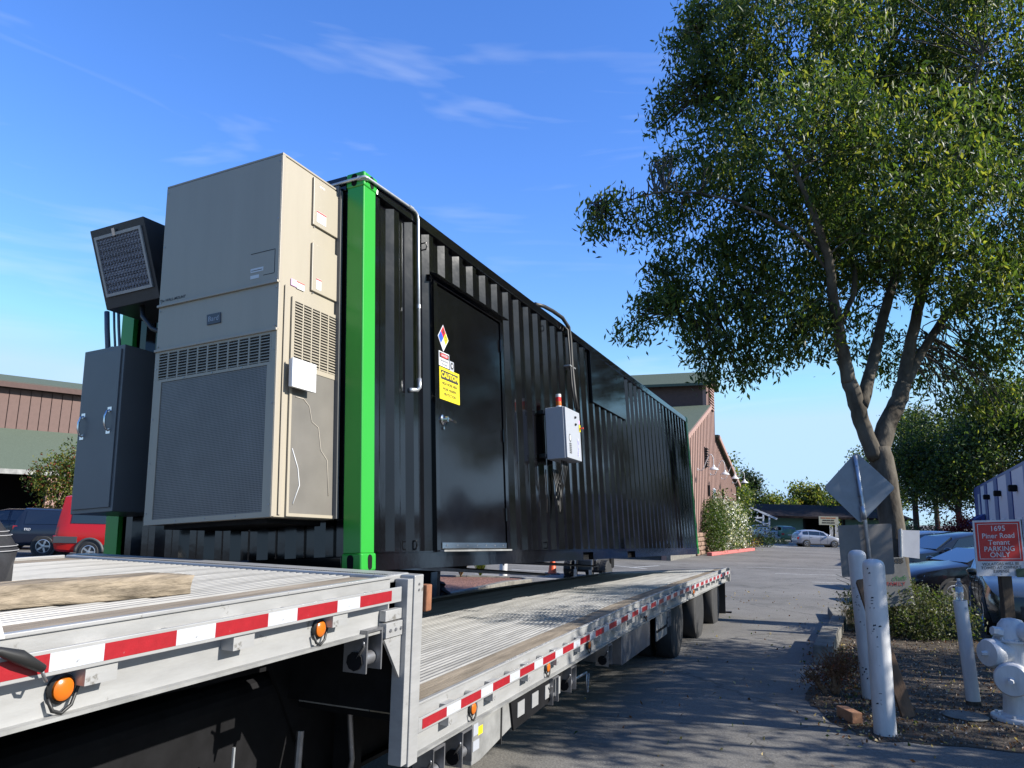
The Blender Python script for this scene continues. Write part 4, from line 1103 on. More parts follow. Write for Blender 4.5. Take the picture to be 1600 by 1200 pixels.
# leaning board and wood block
x, y = gp(1420, 1122); lb0 = Vector((x, y, gz(y))); lt0 = at(1346, 905, y + .35)
ax = (lt0 - lb0); hL = ax.length
m_boardw = mat('old brown board', (.15, .095, .06), .85, var=.4, vscale=6, bump=.2, bscale=30, stretch=(2, 2, .3))
lbd = MB().prism([(-.07, .02), (-.055, 0), (.055, 0), (.07, .02), (.07, hL - .03), (.05, hL), (-.05, hL), (-.07, hL - .03)], -.02, .02, 'y').build('leaning_board', m_boardw, None, bevel=.004)
lbd.location = lb0; lbd.rotation_euler = Vector((0, 0, 1)).rotation_difference(ax).to_euler()
tag(lbd, 'brown wooden board leaning behind the scuffed bollard', 'board')
x, y = gp(1340, 1133)
wbk = MB().box(-.055, .055, 0, .3, 0, .105).build('wood_block', mat('reddish sawn wood', (.36, .19, .11), .85, var=.3, vscale=9, bump=.2, bscale=25), None, bevel=.006)
wbk.location = (x, y, gz(y) + .01); wbk.rotation_euler = (0, 0, math.radians(6)); tag(wbk, 'short sawn block of reddish wood on the dirt beside the bollard', 'wood block')
# road signs seen from behind
SY = 10.6
dsn = thing('diamond_road_sign', 'blank grey back of a diamond road sign and a square panel on a galvanised pole', 'road sign', ground_at(1372, SY))
so = Vector(dsn.location)
def S(px, py, dy=0.0): return at(px, py, SY + dy) - so
m_signback = mat('grey aluminium sign back', (.2, .23, .27), .45, .35, var=.1)
m_signback2 = mat('brown grey sign back', (.17, .16, .15), .6, .1, var=.1)
def plate(name, pix, dy, th, mt, rnd):
    P = [S(*p, dy) for p in pix]
    c = sum(P, Vector()) / len(P)
    out_ = []
    n = len(P)
    for i in range(n):
        p = P[i]; a = (P[i - 1] - p).normalized(); b_ = (P[(i + 1) % n] - p).normalized()
        for k in range(5):
            t_ = k / 4; q = p + a * rnd * (1 - t_) ** 2 + b_ * rnd * t_ ** 2
            out_.append(q)
    m = len(out_)
    back = [q + Vector((0, th, 0)) for q in out_]
    fs = [tuple(range(m - 1, -1, -1)), tuple(range(m, 2 * m))] + [(i, (i + 1) % m, m + (i + 1) % m, m + i) for i in range(m)]
    return MB().add(out_ + back, fs).build(name, mt, dsn)
plate('diamond_plate', [(1337.5, 706), (1399, 762), (1345, 818), (1287, 762)], .035, .004, m_signback, .05)
plate('square_plate', [(1309, 821), (1393, 818), (1398, 897), (1316, 902)], .045, .004, m_signback2, .03)
MB().tube([S(1336, 712), S(1350, 800), S(1372, 985)], .026, 14).build('pole', m_galv, dsn, smooth='all')
MB().tube([S(1347.5, 791, -.001), S(1351, 812, -.001)], .03, 14).build('pole_sleeve', m_galv, dsn, smooth='all')
for px, py in ((1338.5, 728), (1345, 775), (1358, 840), (1363, 880)):
    p = S(px, py, -.03); MB().tube([p, p + Vector((0, .07, 0))], .008, 6).build('bolt', m_steel, dsn)
PY2 = 14.2
wsn = thing('white_panel_sign', 'blank pale panel on a short grey post behind the tree trunk', 'sign', ground_at(1408, PY2)); wo = Vector(wsn.location)
a, b_, c, d = [at(px, py, PY2) - wo for px, py in ((1404, 828), (1437, 829), (1437, 873), (1405, 869))]
th = Vector((0, .02, 0)); MB().add([a, b_, c, d, a + th, b_ + th, c + th, d + th], [(0, 1, 2, 3), (7, 6, 5, 4), (0, 4, 5, 1), (1, 5, 6, 2), (2, 6, 7, 3), (3, 7, 4, 0)]).build('panel', m_bwhite, wsn)
MB().tube([at(1405.5, 826, PY2) - wo + Vector((0, -.03, 0)), at(1409, 960, PY2) - wo + Vector((0, -.03, 0))], .03, 10).build('post', m_galv, wsn, smooth=True)
NY = 13.4
nsn = thing('number_board', 'pale tapered sign board with the black digits 635, beside the square sign panel', 'sign', ground_at(1402, NY)); no = Vector(nsn.location)
Q = [at(px, py, NY) - no for px, py in ((1372, 872.5), (1413.5, 870.8), (1430, 945), (1366, 950))]
th = Vector((0, .05, 0)); MB().add(Q + [q + th for q in Q], [(0, 1, 2, 3), (7, 6, 5, 4), (0, 4, 5, 1), (1, 5, 6, 2), (2, 6, 7, 3), (3, 7, 4, 0)]).build('board', mat('weathered white board', (.2, .2, .19), .8, var=.15), nsn)
def ncent(px, py): return at(px, py, NY - .006) - no
text('635', .105, ncent(1404.5, 876.5), (1, 0, .03), (0, 0, 1), m_print, nsn, bold=.006)
text('chefs', .12, ncent(1405, 903.5), (1, 0, .06), (0, 0, 1), mat('sign green', (.03, .16, .05), .6), nsn, shear=.3, bold=.001)
text('FAMILY', .085, ncent(1400, 912.5), (1, 0, .03), (0, 0, 1), mat('maroon', (.22, .02, .03), .6), nsn, bold=.003, space=1.2)
# tenant parking sign
GY = 10.4
tsn = thing('parking_sign', 'red and white tenant parking sign on a brown wooden post', 'parking sign', ground_at(1580, GY)); to_ = Vector(tsn.location)
def G(px, py, dy=0.0): return at(px, py, GY + dy) - to_
tl, trr, br, bl_ = G(1519.5, 813.5), G(1594.5, 811.5), G(1604, 900.5), G(1527, 900)
th = Vector((0, .012, 0))
brd = MB().add([tl, trr, br, bl_, tl + th, trr + th, br + th, bl_ + th], [(0, 1, 2, 3), (7, 6, 5, 4), (0, 4, 5, 1), (1, 5, 6, 2), (2, 6, 7, 3), (3, 7, 4, 0)]).build('sign_board', m_signwhite, tsn)
def onb(u, v, d=.0):   # u across 0-1, v down 0-1
    p = tl.lerp(trr, u).lerp(bl_.lerp(br, u), v); return p - Vector((0, d, 0))
def bq(name, u0, u1, v0, v1, d, mt): return MB().add([onb(u0, v0, d), onb(u1, v0, d), onb(u1, v1, d), onb(u0, v1, d)], [(0, 1, 2, 3)]).build(name, mt, brd)
bq('red_field', .035, .97, .035, .735, .002, m_signred)
for a in ((.08, .925, .065, .075), (.08, .925, .69, .70), (.08, .093, .075, .69), (.912, .925, .075, .69)): bq('white_line', *a, .004, m_signwhite)
xdir = (trr - tl).normalized(); udir = (tl - bl_).normalized()
for s_, v, sz, sx in (('1695', .155, .098, 1.08), ('Piner Road', .285, .094, 1.06), ('Tenant', .405, .094, 1.1), ('PARKING', .52, .094, 1.06), ('ONLY', .625, .094, 1.08)):
    text(s_, sz, onb(.5, v, .004), xdir, udir, m_signwhite, brd, sx=sx, bold=.0009)
for s_, v in (('VIOLATORS WILL BE', .785), ('TOWED AT OWNER\'S', .85), ('EXPENSE', .915)):
    text(s_, .054, onb(.5, v, .003), xdir, udir, m_print, brd, sx=1.0, bold=.0006)
MB().tube([onb(.5, .965, .004), onb(.5, .965, -.002)], .006, 8).build('bolt', m_steel, brd)
p0, p1 = G(1571, 880, .03), G(1588, 1060, .03)
zt = (p0 - p1)
pst = MB().box(-.07, .07, -.0, .09, 0, zt.length).build('post', mat('brown sign post', (.1, .075, .055), .9, var=.3, bump=.2, stretch=(3, 3, .4)), tsn, bevel=.006)
pst.location = p1; pst.rotation_euler = Vector((0, 0, 1)).rotation_difference(zt).to_euler()
grn = MB().add([G(1587, 889, -.02), G(1612, 887, -.02), G(1612, 902, -.02), G(1589, 902, -.02)], [(0, 1, 2, 3)]).build('green_tag', mat('green plate', (.03, .07, .04), .5), tsn)

# fire hydrant
x, y = gp(1590, 1126)
hy = thing('fire_hydrant', 'white fire hydrant with capped outlets and one open black nozzle, right edge', 'fire hydrant', (x + .02, y, gz(y)), 0)
hs = 146 * y / FPX
def HS(v): return v * hs
MB().lathe([(HS(.25), 0), (HS(.25), HS(.035)), (HS(.24), HS(.045)), (HS(.17), HS(.05)), (HS(.15), HS(.07))], 28).build('base_flange', m_whitep, hy, smooth=True)
MB().lathe([(HS(.14), HS(.05)), (HS(.13), HS(.2)), (HS(.135), HS(.45)), (HS(.15), HS(.62)), (HS(.155), HS(.72)), (HS(.15), HS(.85)), (HS(.13), HS(.93)), (HS(.09), HS(.985)), (HS(.03), HS(1.0))], 28).build('barrel', m_whitep, hy, smooth=True)
for k in range(8):
    a = 2 * math.pi * k / 8; MB().lathe([(HS(.018), 0), (HS(.018), HS(.025))], 6, Matrix.Translation((HS(.2) * math.cos(a), HS(.2) * math.sin(a), HS(.045)))).build('flange_bolt', m_whitep, hy)
def outlet(dirv, z, r, ln, name, openm=None):
    d = Vector(dirv).normalized(); q = Vector((0, 0, 1)).rotation_difference(d).to_matrix().to_4x4(); q.translation = (0, 0, HS(z))
    r, ln = HS(r), HS(ln)
    if openm:
        prof = [(r * .9, 0), (r, ln * .6), (r * 1.08, ln * .62), (r * 1.08, ln), (r * .84, ln)]
        o = MB().lathe(prof, 24, q).build(name, m_whitep, hy, smooth=True)
        MB().lathe([(r * .83, ln * .9), (r * .83, ln * 1.004)], 24, q).build('open_bore', openm, o)
    else:
        prof = [(r * .82, 0), (r * .82, ln * .62), (r * .98, ln * .64), (r * 1.04, ln * .7), (r * 1.04, ln * .92), (r * .94, ln), (r * .3, ln * 1.02), (.002, ln * 1.02)]
        o = MB().lathe(prof, 24, q).build(name, m_whitep, hy, smooth=True)
        MB().lathe([(r * .22, ln), (r * .16, ln * 1.22), (.002, ln * 1.22)], 6, q).build('cap_nut', m_whitep, o)
    return o
outlet((-1, -.25, .0), .66, .135, .34, 'left_outlet')
outlet((-.62, -.78, -.06), .46, .155, .37, 'pumper_outlet')
outlet((.42, -1, .06), .86, .1, .22, 'open_nozzle', m_dark)
outlet((1, -.1, 0), .64, .12, .36, 'right_outlet')
MB().lathe([(HS(.05), 0), (HS(.045), HS(.1)), (.002, HS(.1))], 6, Matrix.Translation((-HS(.13), -HS(.03), HS(.86))) @ Matrix.Rotation(-1.4, 4, 'Y')).build('operating_nut', m_whitep, hy)

MB().lathe([(HS(.13), HS(.765)), (HS(.185), HS(.77)), (HS(.185), HS(.79)), (HS(.13), HS(.795))], 28).build('bonnet_flange', m_whitep, hy, smooth=True)
for k in range(8):
    a = 2 * math.pi * (k + .5) / 8; MB().lathe([(HS(.016), 0), (HS(.016), HS(.022))], 6, Matrix.Translation((HS(.163) * math.cos(a), HS(.163) * math.sin(a), HS(.79)))).build('bonnet_bolt', m_whitep, hy)
MB().tube(wiggle([(-HS(.3), -HS(.12), HS(.62)), (-HS(.2), -HS(.2), HS(.5)), (-HS(.1), -HS(.16), HS(.56))], 0, 4), HS(.008), 5).build('cap_chain', m_whitep, hy, smooth='all')
# traffic cone and stub bollard behind the trailer
x, y = gp(863, 897)
cn = thing('traffic_cone', 'orange traffic cone on a black base on the asphalt behind the trailer', 'traffic cone', (x, y, gz(y)))
MB().lathe([(.16, .03), (.14, .06), (.075, .5), (.05, .68), (.045, .7)], 20).build('cone', m_orange, cn, smooth=True)
MB().box(-.24, .24, -.24, .24, 0, .035).build('base', m_rubberb, cn, bevel=.01)
x, y = gp(786, 906)
sb_ = thing('stub_bollard', 'short white scuffed bollard beside the red mulch island', 'bollard', (x, y + .4, gz(y)))
MB().lathe([(.12, 0), (.12, .8), (.1, .84), (.03, .87)], 20).build('pipe', m_whitep, sb_, smooth=True)
MB().box(-.02, .03, -.122, -.118, .4, .52).build('scuff_mark', m_scuff, sb_)

# control panel on the side wall
bx = MB().box(3.39, 3.88, -.262, -.05, 1.078, 1.648).build('control_panel', m_greyp, cont, bevel=.006)
MB().box(3.396, 3.874, -.284, -.264, 1.085, 1.641).build('panel_door', m_greyp, bx, bevel=.004)
for z in (1.12, 1.6):
    MB().box(3.33, 3.45, -.05, .02, z - .02, z + .02).build('bracket', m_black, bx)
be = MB().lathe([(.03, 1.648), (.03, 1.668)], 16, Matrix.Translation((3.46, -.19, 0))).build('warning_beacon', m_white, cont, smooth=True)
for nm, a, b, mm in (('amber_tier', 1.668, 1.715, m_amber), ('red_tier', 1.715, 1.765, mat('red lens', (.75, .03, .02), .15, coat=.5)), ('cap', 1.765, 1.798, m_white)):
    MB().lathe([(.0305, a), (.031, a + .004), (.031, b - .004), (.0305, b)], 16, Matrix.Translation((3.46, -.19, 0))).build(nm, mm, be, smooth=True)
for z in (1.565, 1.485):
    MB().lathe([(.014, 0), (.014, .012), (.008, .02)], 12, Matrix.Translation((3.705, -.284, z)) @ Matrix.Rotation(math.pi / 2, 4, 'X')).build('push_button', m_print, bx, smooth=True)
sw = MB().box(3.83, 3.872, -.29, -.284, 1.42, 1.50).build('isolator_switch', m_yellow, bx)
MB().box(3.842, 3.862, -.33, -.29, 1.452, 1.468).build('switch_handle', mat('switch red', (.75, .06, .02), .4), sw)
MB().box(3.835, 3.868, -.2855, -.284, 1.51, 1.55).build('switch_label', m_pink, bx)
lg = MB().prism([(3.51 + .035 * math.cos(a), 1.31 + .045 * math.sin(a)) for a in [2 * math.pi * k / 18 for k in range(18)]], -.2855, -.284).build('round_emblem', m_print, bx)
MB().prism([(3.51 + .024 * math.cos(a), 1.312 + .033 * math.sin(a)) for a in [2 * math.pi * k / 18 for k in range(18)]], -.287, -.2855).build('emblem_centre', m_signwhite, lg)
mb = MB()
for k in range(6):
    mb.box(3.475, 3.545, -.2855, -.284, 1.14 + k * .02, 1.152 + k * .02)
mb.build('print_block', m_print, bx)['kind'] = 'stuff'
pb_ = MB().box(3.735, 3.80, -.2855, -.284, 1.13, 1.33).build('instruction_label', m_signwhite, bx)
mb = MB(); rr = random.Random(3)
for k in range(20):
    a = 3.738 + rr.random() * .015
    mb.box(a, a + .02 + rr.random() * .028, -.287, -.2855, 1.134 + k * .0097, 1.139 + k * .0097)
mb.build('printed_lines', mat('blue print', (.05, .04, .35), .5), pb_)['kind'] = 'stuff'
for k in range(4):
    x = 3.55 + k * .05
    MB().tube([(x, -.16, 1.08), (x, -.16, 1.0), (x + .01, -.12, .85), (x + .015, -.08, .7 - .07 * (k % 3)), (x + .05, -.06, .66 - .07 * (k % 3)), (x + .075, -.05, .8), (x + .06, -.02, 1.0)], .007, 6).build('cable', m_rubberb, bx, smooth='all')

# ---- wall-mounted air conditioner on the end wall
ac = thing('wall_air_conditioner', 'tall beige wall-mount air conditioner with louvres and a square white box on its side', 'air conditioner', CO, basis=CB)
AX, AY0, AY1, AZ0, AZ1 = -.63, .22, 1.28, .345, 2.768
MB().box(AX + .012, -.0, AY0 + .006, AY1 - .006, AZ0, AZ1 - .004).build('cabinet', m_cream, ac, bevel=.004)
MB().box(AX + .004, .0, AY0 + .0, AY1 - .0, AZ1 - .003, AZ1 + .012).build('top_cover', m_creamedge, ac, bevel=.003)
MB().box(AX, AX + .011, AY0 + .004, AY1 - .004, 1.862, AZ1 - .008).build('upper_front_panel', m_cream, ac, bevel=.003)
MB().box(AX + .002, AX + .011, AY0 + .004, AY1 - .004, 1.54, 1.848).build('middle_front_panel', m_cream, ac, bevel=.003)
MB().box(AX - .014, AX + .012, AY0 - .002, AY1 + .002, 1.846, 1.864).build('drip_strip', m_creamedge, ac, bevel=.003)
MB().box(AX - .012, AX + .012, AY0 - .002, AY1 + .002, 1.522, 1.540).build('drip_strip', m_creamedge, ac, bevel=.003)
# lower front: frame around louvres and coil screen
lf = MB()
lf.box(AX, AX + .011, AY0 + .004, .262, AZ0, 1.522).box(AX, AX + .011, 1.248, AY1 - .004, AZ0, 1.522)
lf.box(AX, AX + .011, .262, 1.248, 1.505, 1.522).box(AX, AX + .011, .262, 1.248, 1.303, 1.322).box(AX, AX + .011, .262, 1.248, AZ0, .378)
lf.box(AX, AX + .011, .262, .292, .378, 1.303).box(AX, AX + .011, 1.205, 1.248, .378, 1.303)
lf.build('lower_front_frame', m_cream, ac)
MB().box(AX + .005, AX + .0115, .292, 1.205, .378, 1.303).build('coil_screen', m_coil, ac)
nb = 11; bw = (1.242 - .268) / nb
for k in range(nb):
    y0 = .268 + k * bw
    b = MB().box(AX + .008, AX + .0115, y0 + .006, y0 + bw - .006, 1.324, 1.503).build('louvre_backing', m_slot, ac)
    mb = MB()
    for j in range(9):
        z = 1.326 + j * .0198
        mb.prism([(AX + .008, z + .009), (AX - .003, z), (AX - .003, z + .0045), (AX + .008, z + .0125)], y0 + .006, y0 + bw - .006, 'y')
    mb.build('louvre_slats', m_cream, b)['kind'] = 'stuff'
    MB().box(AX - .001, AX + .011, y0 - .006, y0 + .006, 1.322, 1.505).build('louvre_bar', m_cream, ac)
MB().box(AX - .001, AX + .011, 1.236, 1.249, 1.322, 1.505).build('louvre_bar', m_cream, ac)
# side face: access panels, service louvre, screen
def sflat(name, x0, x1, z0, z1, mt, th, parent=ac, bev=0):
    return MB().box(x0, x1, AY0 - th, AY0 + .004, z0, z1).build(name, mt, parent, bevel=bev)
MB().box(AX + .002, AX + .03, AY0 - .002, AY0 + .01, AZ0 + .003, AZ1 - .004).build('corner_trim', m_creamedge, ac, bevel=.002)
for z0, z1 in ((2.382, 2.745), (1.892, 2.245)):
    p = sflat('access_panel', -.31, -.008, z0, z1, m_cream, .012, bev=.003)
    for zx in ((-.285, z0 - .012), (-.03, z0 - .012), (-.03, z1 + .01)):
        MB().lathe([(.005, 0), (.005, .003)], 8, Matrix.Translation((zx[0], AY0, zx[1])) @ Matrix.Rotation(math.pi / 2, 4, 'X')).build('screw', m_steel, ac)
    if z0 > 2:
        MB().box(-.275, -.17, AY0 - .0135, AY0 - .012, 2.415, 2.5).build('white_label', m_white, p); MB().box(-.275, -.17, AY0 - .0145, AY0 - .0135, 2.488, 2.497).build('red_stripe', m_signred, p)
        MB().box(-.25, -.19, AY0 - .0135, AY0 - .012, 2.69, 2.702).build('white_label', m_white, p)
    else:
        MB().box(-.265, -.21, AY0 - .0135, AY0 - .012, 1.915, 1.995).build('white_label', m_white, p); MB().box(-.265, -.21, AY0 - .0145, AY0 - .0135, 1.984, 1.992).build('red_stripe', m_signred, p)
sflat('pink_sticker', -.51, -.455, 1.868, 1.912, m_pink, .002)
w2 = sflat('warning_label', -.453, -.375, 1.862, 1.912, m_white, .002); MB().box(-.453, -.375, AY0 - .003, AY0 - .002, 1.905, 1.911).build('red_stripe', m_signred, w2)
sp = MB()
sp.box(-.5, -.478, AY0 - .008, AY0 + .002, .352, 1.79).box(-.022, -.004, AY0 - .008, AY0 + .002, .352, 1.79)
sp.box(-.478, -.022, AY0 - .008, AY0 + .002, 1.765, 1.79).box(-.478, -.022, AY0 - .008, AY0 + .002, 1.312, 1.345).box(-.478, -.022, AY0 - .008, AY0 + .002, .352, .372)
sp.build('side_panel_frame', m_cream, ac)
MB().box(-.57, -.545, AY0 - .005, AY0, .36, 1.85).build('seam_trim', m_creamedge, ac)
MB().box(-.478, -.022, AY0 - .004, AY0 + .003, .372, 1.312).build('side_screen', m_coil2, ac)
cw_ = (.478 - .022) / 5
for k in range(5):
    x0 = -.478 + k * cw_
    b = MB().box(x0 + .006, x0 + cw_ - .006, AY0 - .002, AY0 + .003, 1.345, 1.765).build('louvre_backing', m_slot, ac)
    mb = MB()
    for j in range(21):
        z = 1.347 + j * .0199
        mb.prism([(AY0 - .002, z + .009), (AY0 - .011, z), (AY0 - .011, z + .005), (AY0 - .002, z + .0125)], x0 + .006, x0 + cw_ - .006, 'x')
    mb.build('louvre_slats', m_cream, b)['kind'] = 'stuff'
    MB().box(x0 - .006, x0 + .006, AY0 - .0085, AY0 + .002, 1.345, 1.765).build('louvre_bar', m_cream, ac)
wb = MB().box(-.552, -.314, .15, .166, 1.16, 1.352).build('weather_box', mat('bright white plastic', (.75, .75, .75), .35), ac, bevel=.004)
MB().box(-.547, -.319, .1665, .184, 1.165, 1.347).build('box_base', m_white, wb)
MB().tube([(-.43, .184, 1.25), (-.43, AY0 + .0, 1.25)], .03, 8).build('box_stem', m_white, wb)
# copper pipes seen through the side screen stay in front of nothing: they run just behind the mesh plane
MB().tube([(-.44, AY0 - .006, 1.12), (-.36, AY0 - .006, 1.12), (-.3, AY0 - .006, 1.08), (-.27, AY0 - .006, .98), (-.2, AY0 - .006, .95), (-.17, AY0 - .006, .8), (-.1, AY0 - .006, .74), (-.08, AY0 - .006, .5)], .003, 6).build('copper_pipe', mat('dull copper', (.5, .45, .38), .5, .1), ac, smooth='all')
MB().tube([(-.46, AY0 - .006, .78), (-.4, AY0 - .006, .66), (-.38, AY0 - .006, .55), (-.44, AY0 - .006, .43)], .004, 6).build('white_wire', m_white, ac, smooth='all')
# badge and lettering on the front; seen from -x so text runs towards -y
YD = (0, -1, 0)
MB().prism([(.815, 1.648), (.695, 1.648), (.70, 1.722), (.82, 1.722)], AX - .006, AX + .003, 'x').build('name_badge', m_badge, ac, bevel=.002)
text('Bard', .05, (AX - .0075, .757, 1.685), YD, ZD, m_greyp, ac, sx=1.0)
text('The WALL-MOUNT', .028, (AX - .002, 1.15, 1.893), YD, ZD, m_print, ac, bold=.0004, shear=.2)
MB().box(AX - .0012, AX, .26, .46, 2.083, 2.088).box(AX - .0012, AX, .256, .26, 1.92, 2.088).box(AX - .0012, AX, .26, .35, 1.917, 1.921).build('hatch_line', m_print, ac)['kind'] = 'stuff'
MB().box(AX - .002, AX, .35, .457, 1.952, 1.98).build('white_label', m_white, ac)
MB().box(AX - .002, AX, .385, .457, 1.908, 1.932).build('white_label', m_white, ac)
MB().box(AX - .003, AX - .002, .36, .45, 1.962, 1.966).build('label_print', m_print, ac)
for y in (.24, 1.26):
    for z in (.42, .75, 1.05, 1.4, 1.56, 1.82, 1.88, 2.3, 2.72):
        MB().lathe([(.006, 0), (.006, .003)], 8, Matrix.Translation((AX, y, z)) @ Matrix.Rotation(-math.pi / 2, 4, 'Y')).build('screw', m_steel, ac)
for y in (.5, .75, 1.0):
    for z in (.362, 1.312):
        MB().lathe([(.006, 0), (.006, .003)], 8, Matrix.Translation((AX, y, z)) @ Matrix.Rotation(-math.pi / 2, 4, 'Y')).build('screw', m_steel, ac)
MB().box(-.03, -.004, .185, AY0 - .002, .35, 2.76).build('mounting_flange', m_cab, ac)
MB().box(-.55, -.02, AY0 + .1, AY1 - .1, .315, AZ0 - .001).build('base_rail', m_chassis, ac)
MB().box(-.035, -.01, .20, .26, 2.70, 2.80).build('hanger_bracket', m_cab, ac)

# ---- electrical cabinet
ec = thing('electrical_cabinet', 'narrow charcoal steel cabinet with two chrome pull handles, left of the air conditioner', 'cabinet', CO, basis=CB)
EX, EY0, EY1, EZ0, EZ1 = -.5, 1.74, 2.165, .47, 1.686
MB().box(EX, -.0, EY0, EY1, EZ0, EZ1).build('cabinet_body', m_cab, ec, bevel=.004)
edr = MB().box(EX - .012, EX - .001, EY0 + .025, EY1 - .02, EZ0 + .03, EZ1 - .03).build('cabinet_door', m_cab, ec, bevel=.003)
for y, z in ((1.83, 1.12), (2.10, 1.10)):
    h = MB().tube([(EX - .013, y, z - .07), (EX - .035, y, z - .06), (EX - .05, y, z - .02), (EX - .05, y, z + .03), (EX - .035, y, z + .07), (EX - .013, y, z + .08)], .008, 8).build('pull_handle', m_chrome, edr, smooth='all')
    for dz in (-.075, .085):
        MB().box(EX - .016, EX - .012, y - .02, y + .02, z + dz - .018, z + dz + .018).build('handle_plate', m_chrome, h)
MB().box(EX + .02, EX + .04, 1.9, 1.93, EZ1, EZ1 + .012).build('lifting_tab', m_steel, ec)

# ---- filter hood above it
fh = thing('filter_hood', 'black intake hood with tilted mesh filter in a bright frame, up beside the air conditioner', 'vent hood', CO, basis=CB)
HX0, HX1, HY0, HY1, HZ0, HZ1 = -.62, -.42, 1.515, 2.075, 2.03, 2.605
MB().prism([(HX0, HZ1), (0.0, HZ1 + .02), (0.0, HZ0 + .0), (HX1, HZ0)], HY0, HY1, 'y').build('hood_shell', m_hood, fh, bevel=.004)
hn = Vector((HX1 - HX0, 0, HZ0 - HZ1)); hl = hn.length; hn.normalize()
nn = Vector((hn.z, 0, -hn.x))
if nn.x > 0: nn = -nn
def HP(y, s, d):   # point on the tilted face
    p = Vector((HX0, y, HZ1)) + hn * s + nn * d
    return p
def hbox(name, y0, y1, s0, s1, d0, d1, mt, par):
    return MB().add([HP(y0, s0, d0), HP(y1, s0, d0), HP(y1, s1, d0), HP(y0, s1, d0), HP(y0, s0, d1), HP(y1, s0, d1), HP(y1, s1, d1), HP(y0, s1, d1)],
                    [(0, 3, 2, 1), (4, 5, 6, 7), (0, 1, 5, 4), (1, 2, 6, 5), (2, 3, 7, 6), (3, 0, 4, 7)]).build(name, mt, par)
fy0, fy1, fs0, fs1 = 1.552, 2.035, .06, hl - .09
fsc = hbox('filter_screen', fy0 + .02, fy1 - .02, fs0 + .02, fs1 - .02, .0, .006, m_filter, fh)
for a in ((fy0, fy1, fs0, fs0 + .022), (fy0, fy1, fs1 - .022, fs1), (fy0, fy0 + .02, fs0 + .022, fs1 - .022), (fy1 - .02, fy1, fs0 + .022, fs1 - .022)):
    hbox('filter_frame', *a, .001, .014, m_alu, fh)
# expanded-metal strands standing proud of the screen
mb = MB()
for k in range(22):
    s = fs0 + .03 + k * (fs1 - fs0 - .06) / 21
    pts = []
    for j in range(25):
        y = fy0 + .022 + j * (fy1 - fy0 - .044) / 24
        pts.append(HP(y, s + (.007 if (j + k) % 2 else -.007), .009))
    mb.tube(pts, .0022, 3, cap=False)
mb.build('filter_strands', mat('filter strands', (.2, .21, .25), .4, .4), fh)['kind'] = 'stuff'
hbox('latch', 1.80, 1.83, .03, .085, .012, .022, m_chrome, fh)
# pipes and flexible hose under the hood
pp = thing('conduit_bundle', 'three upright conduits between the hood and the charcoal cabinet', 'conduit', CO, basis=CB)
for y, x, r in ((2.33, -.25, .02), (2.25, -.25, .009), (2.20, -.25, .011)):
    MB().tube([(x, y - .12, 1.6), (x, y - .06, 1.95), (x, y - .04, 2.1)], r, 8).build('conduit', mat('blue grey conduit', (.12, .14, .19), .5), pp, smooth='all')
fx = MB().tube([(-.35, 1.78, 2.04), (-.36, 1.75, 1.94), (-.38, 1.62, 1.82), (-.38, 1.45, 1.74), (-.36, 1.26, 1.70)], .018, 8).build('flexible_hose', m_rubberb, None, smooth='all')
fx.matrix_world = Matrix([[CB[j][i] for j in range(3)] + [CO[i]] for i in range(3)] + [[0, 0, 0, 1]])
tag(fx, 'black flexible hose looping from the intake hood to the air conditioner', 'hose')

# ------------------------------------------------------------------ step-deck trailer
tr = thing('flatbed_trailer', 'step-deck aluminium flatbed trailer with red and white reflective tape along its side', 'trailer', TO, basis=TB)
D = -.6987
TW = 2.59
def deck(x0, x1, zt, n, wood):
    """floor boards side by side; wood = indices that are timber nailers"""
    y = .09; w = (TW - .18) / n
    proto = None; protow = None
    for k in range(n):
        y0 = y + k * w
        if k in wood:
            if protow is None:
                protow = MB().box(x0, x1, .004, w - .004, zt - .03, zt + .002).build('nailing_strip', m_nailer, tr); o = protow
            else:
                o = protow.copy(); C.objects.link(o)
        else:
            if proto is None:
                mb = MB().box(x0, x1, .0015, w - .0015, zt - .03, zt - .002)
                nr = 5
                for j in range(nr):
                    c = w * (j + .5) / nr
                    mb.prism([(c - .011, zt - .003), (c - .007, zt + .007), (c + .007, zt + .007), (c + .011, zt - .003)], x0, x1, 'x')
                proto = mb.build('deck_plank', m_aluw, tr); proto['kind'] = 'stuff'; o = proto
            else:
                o = proto.copy(); C.objects.link(o)
        o.location = (0, y0, 0)
deck(-3.35, -.03, .092, 11, (0, 10))
deck(.2, 13.06, D + .092, 11, (0, 10))
MB().box(-3.35, -.03, .1, TW - .1, .03, .06).build('deck_underside', m_chassis, tr)
MB().box(.2, 13.06, .1, TW - .1, D + .03, D + .06).build('deck_underside', m_chassis, tr)
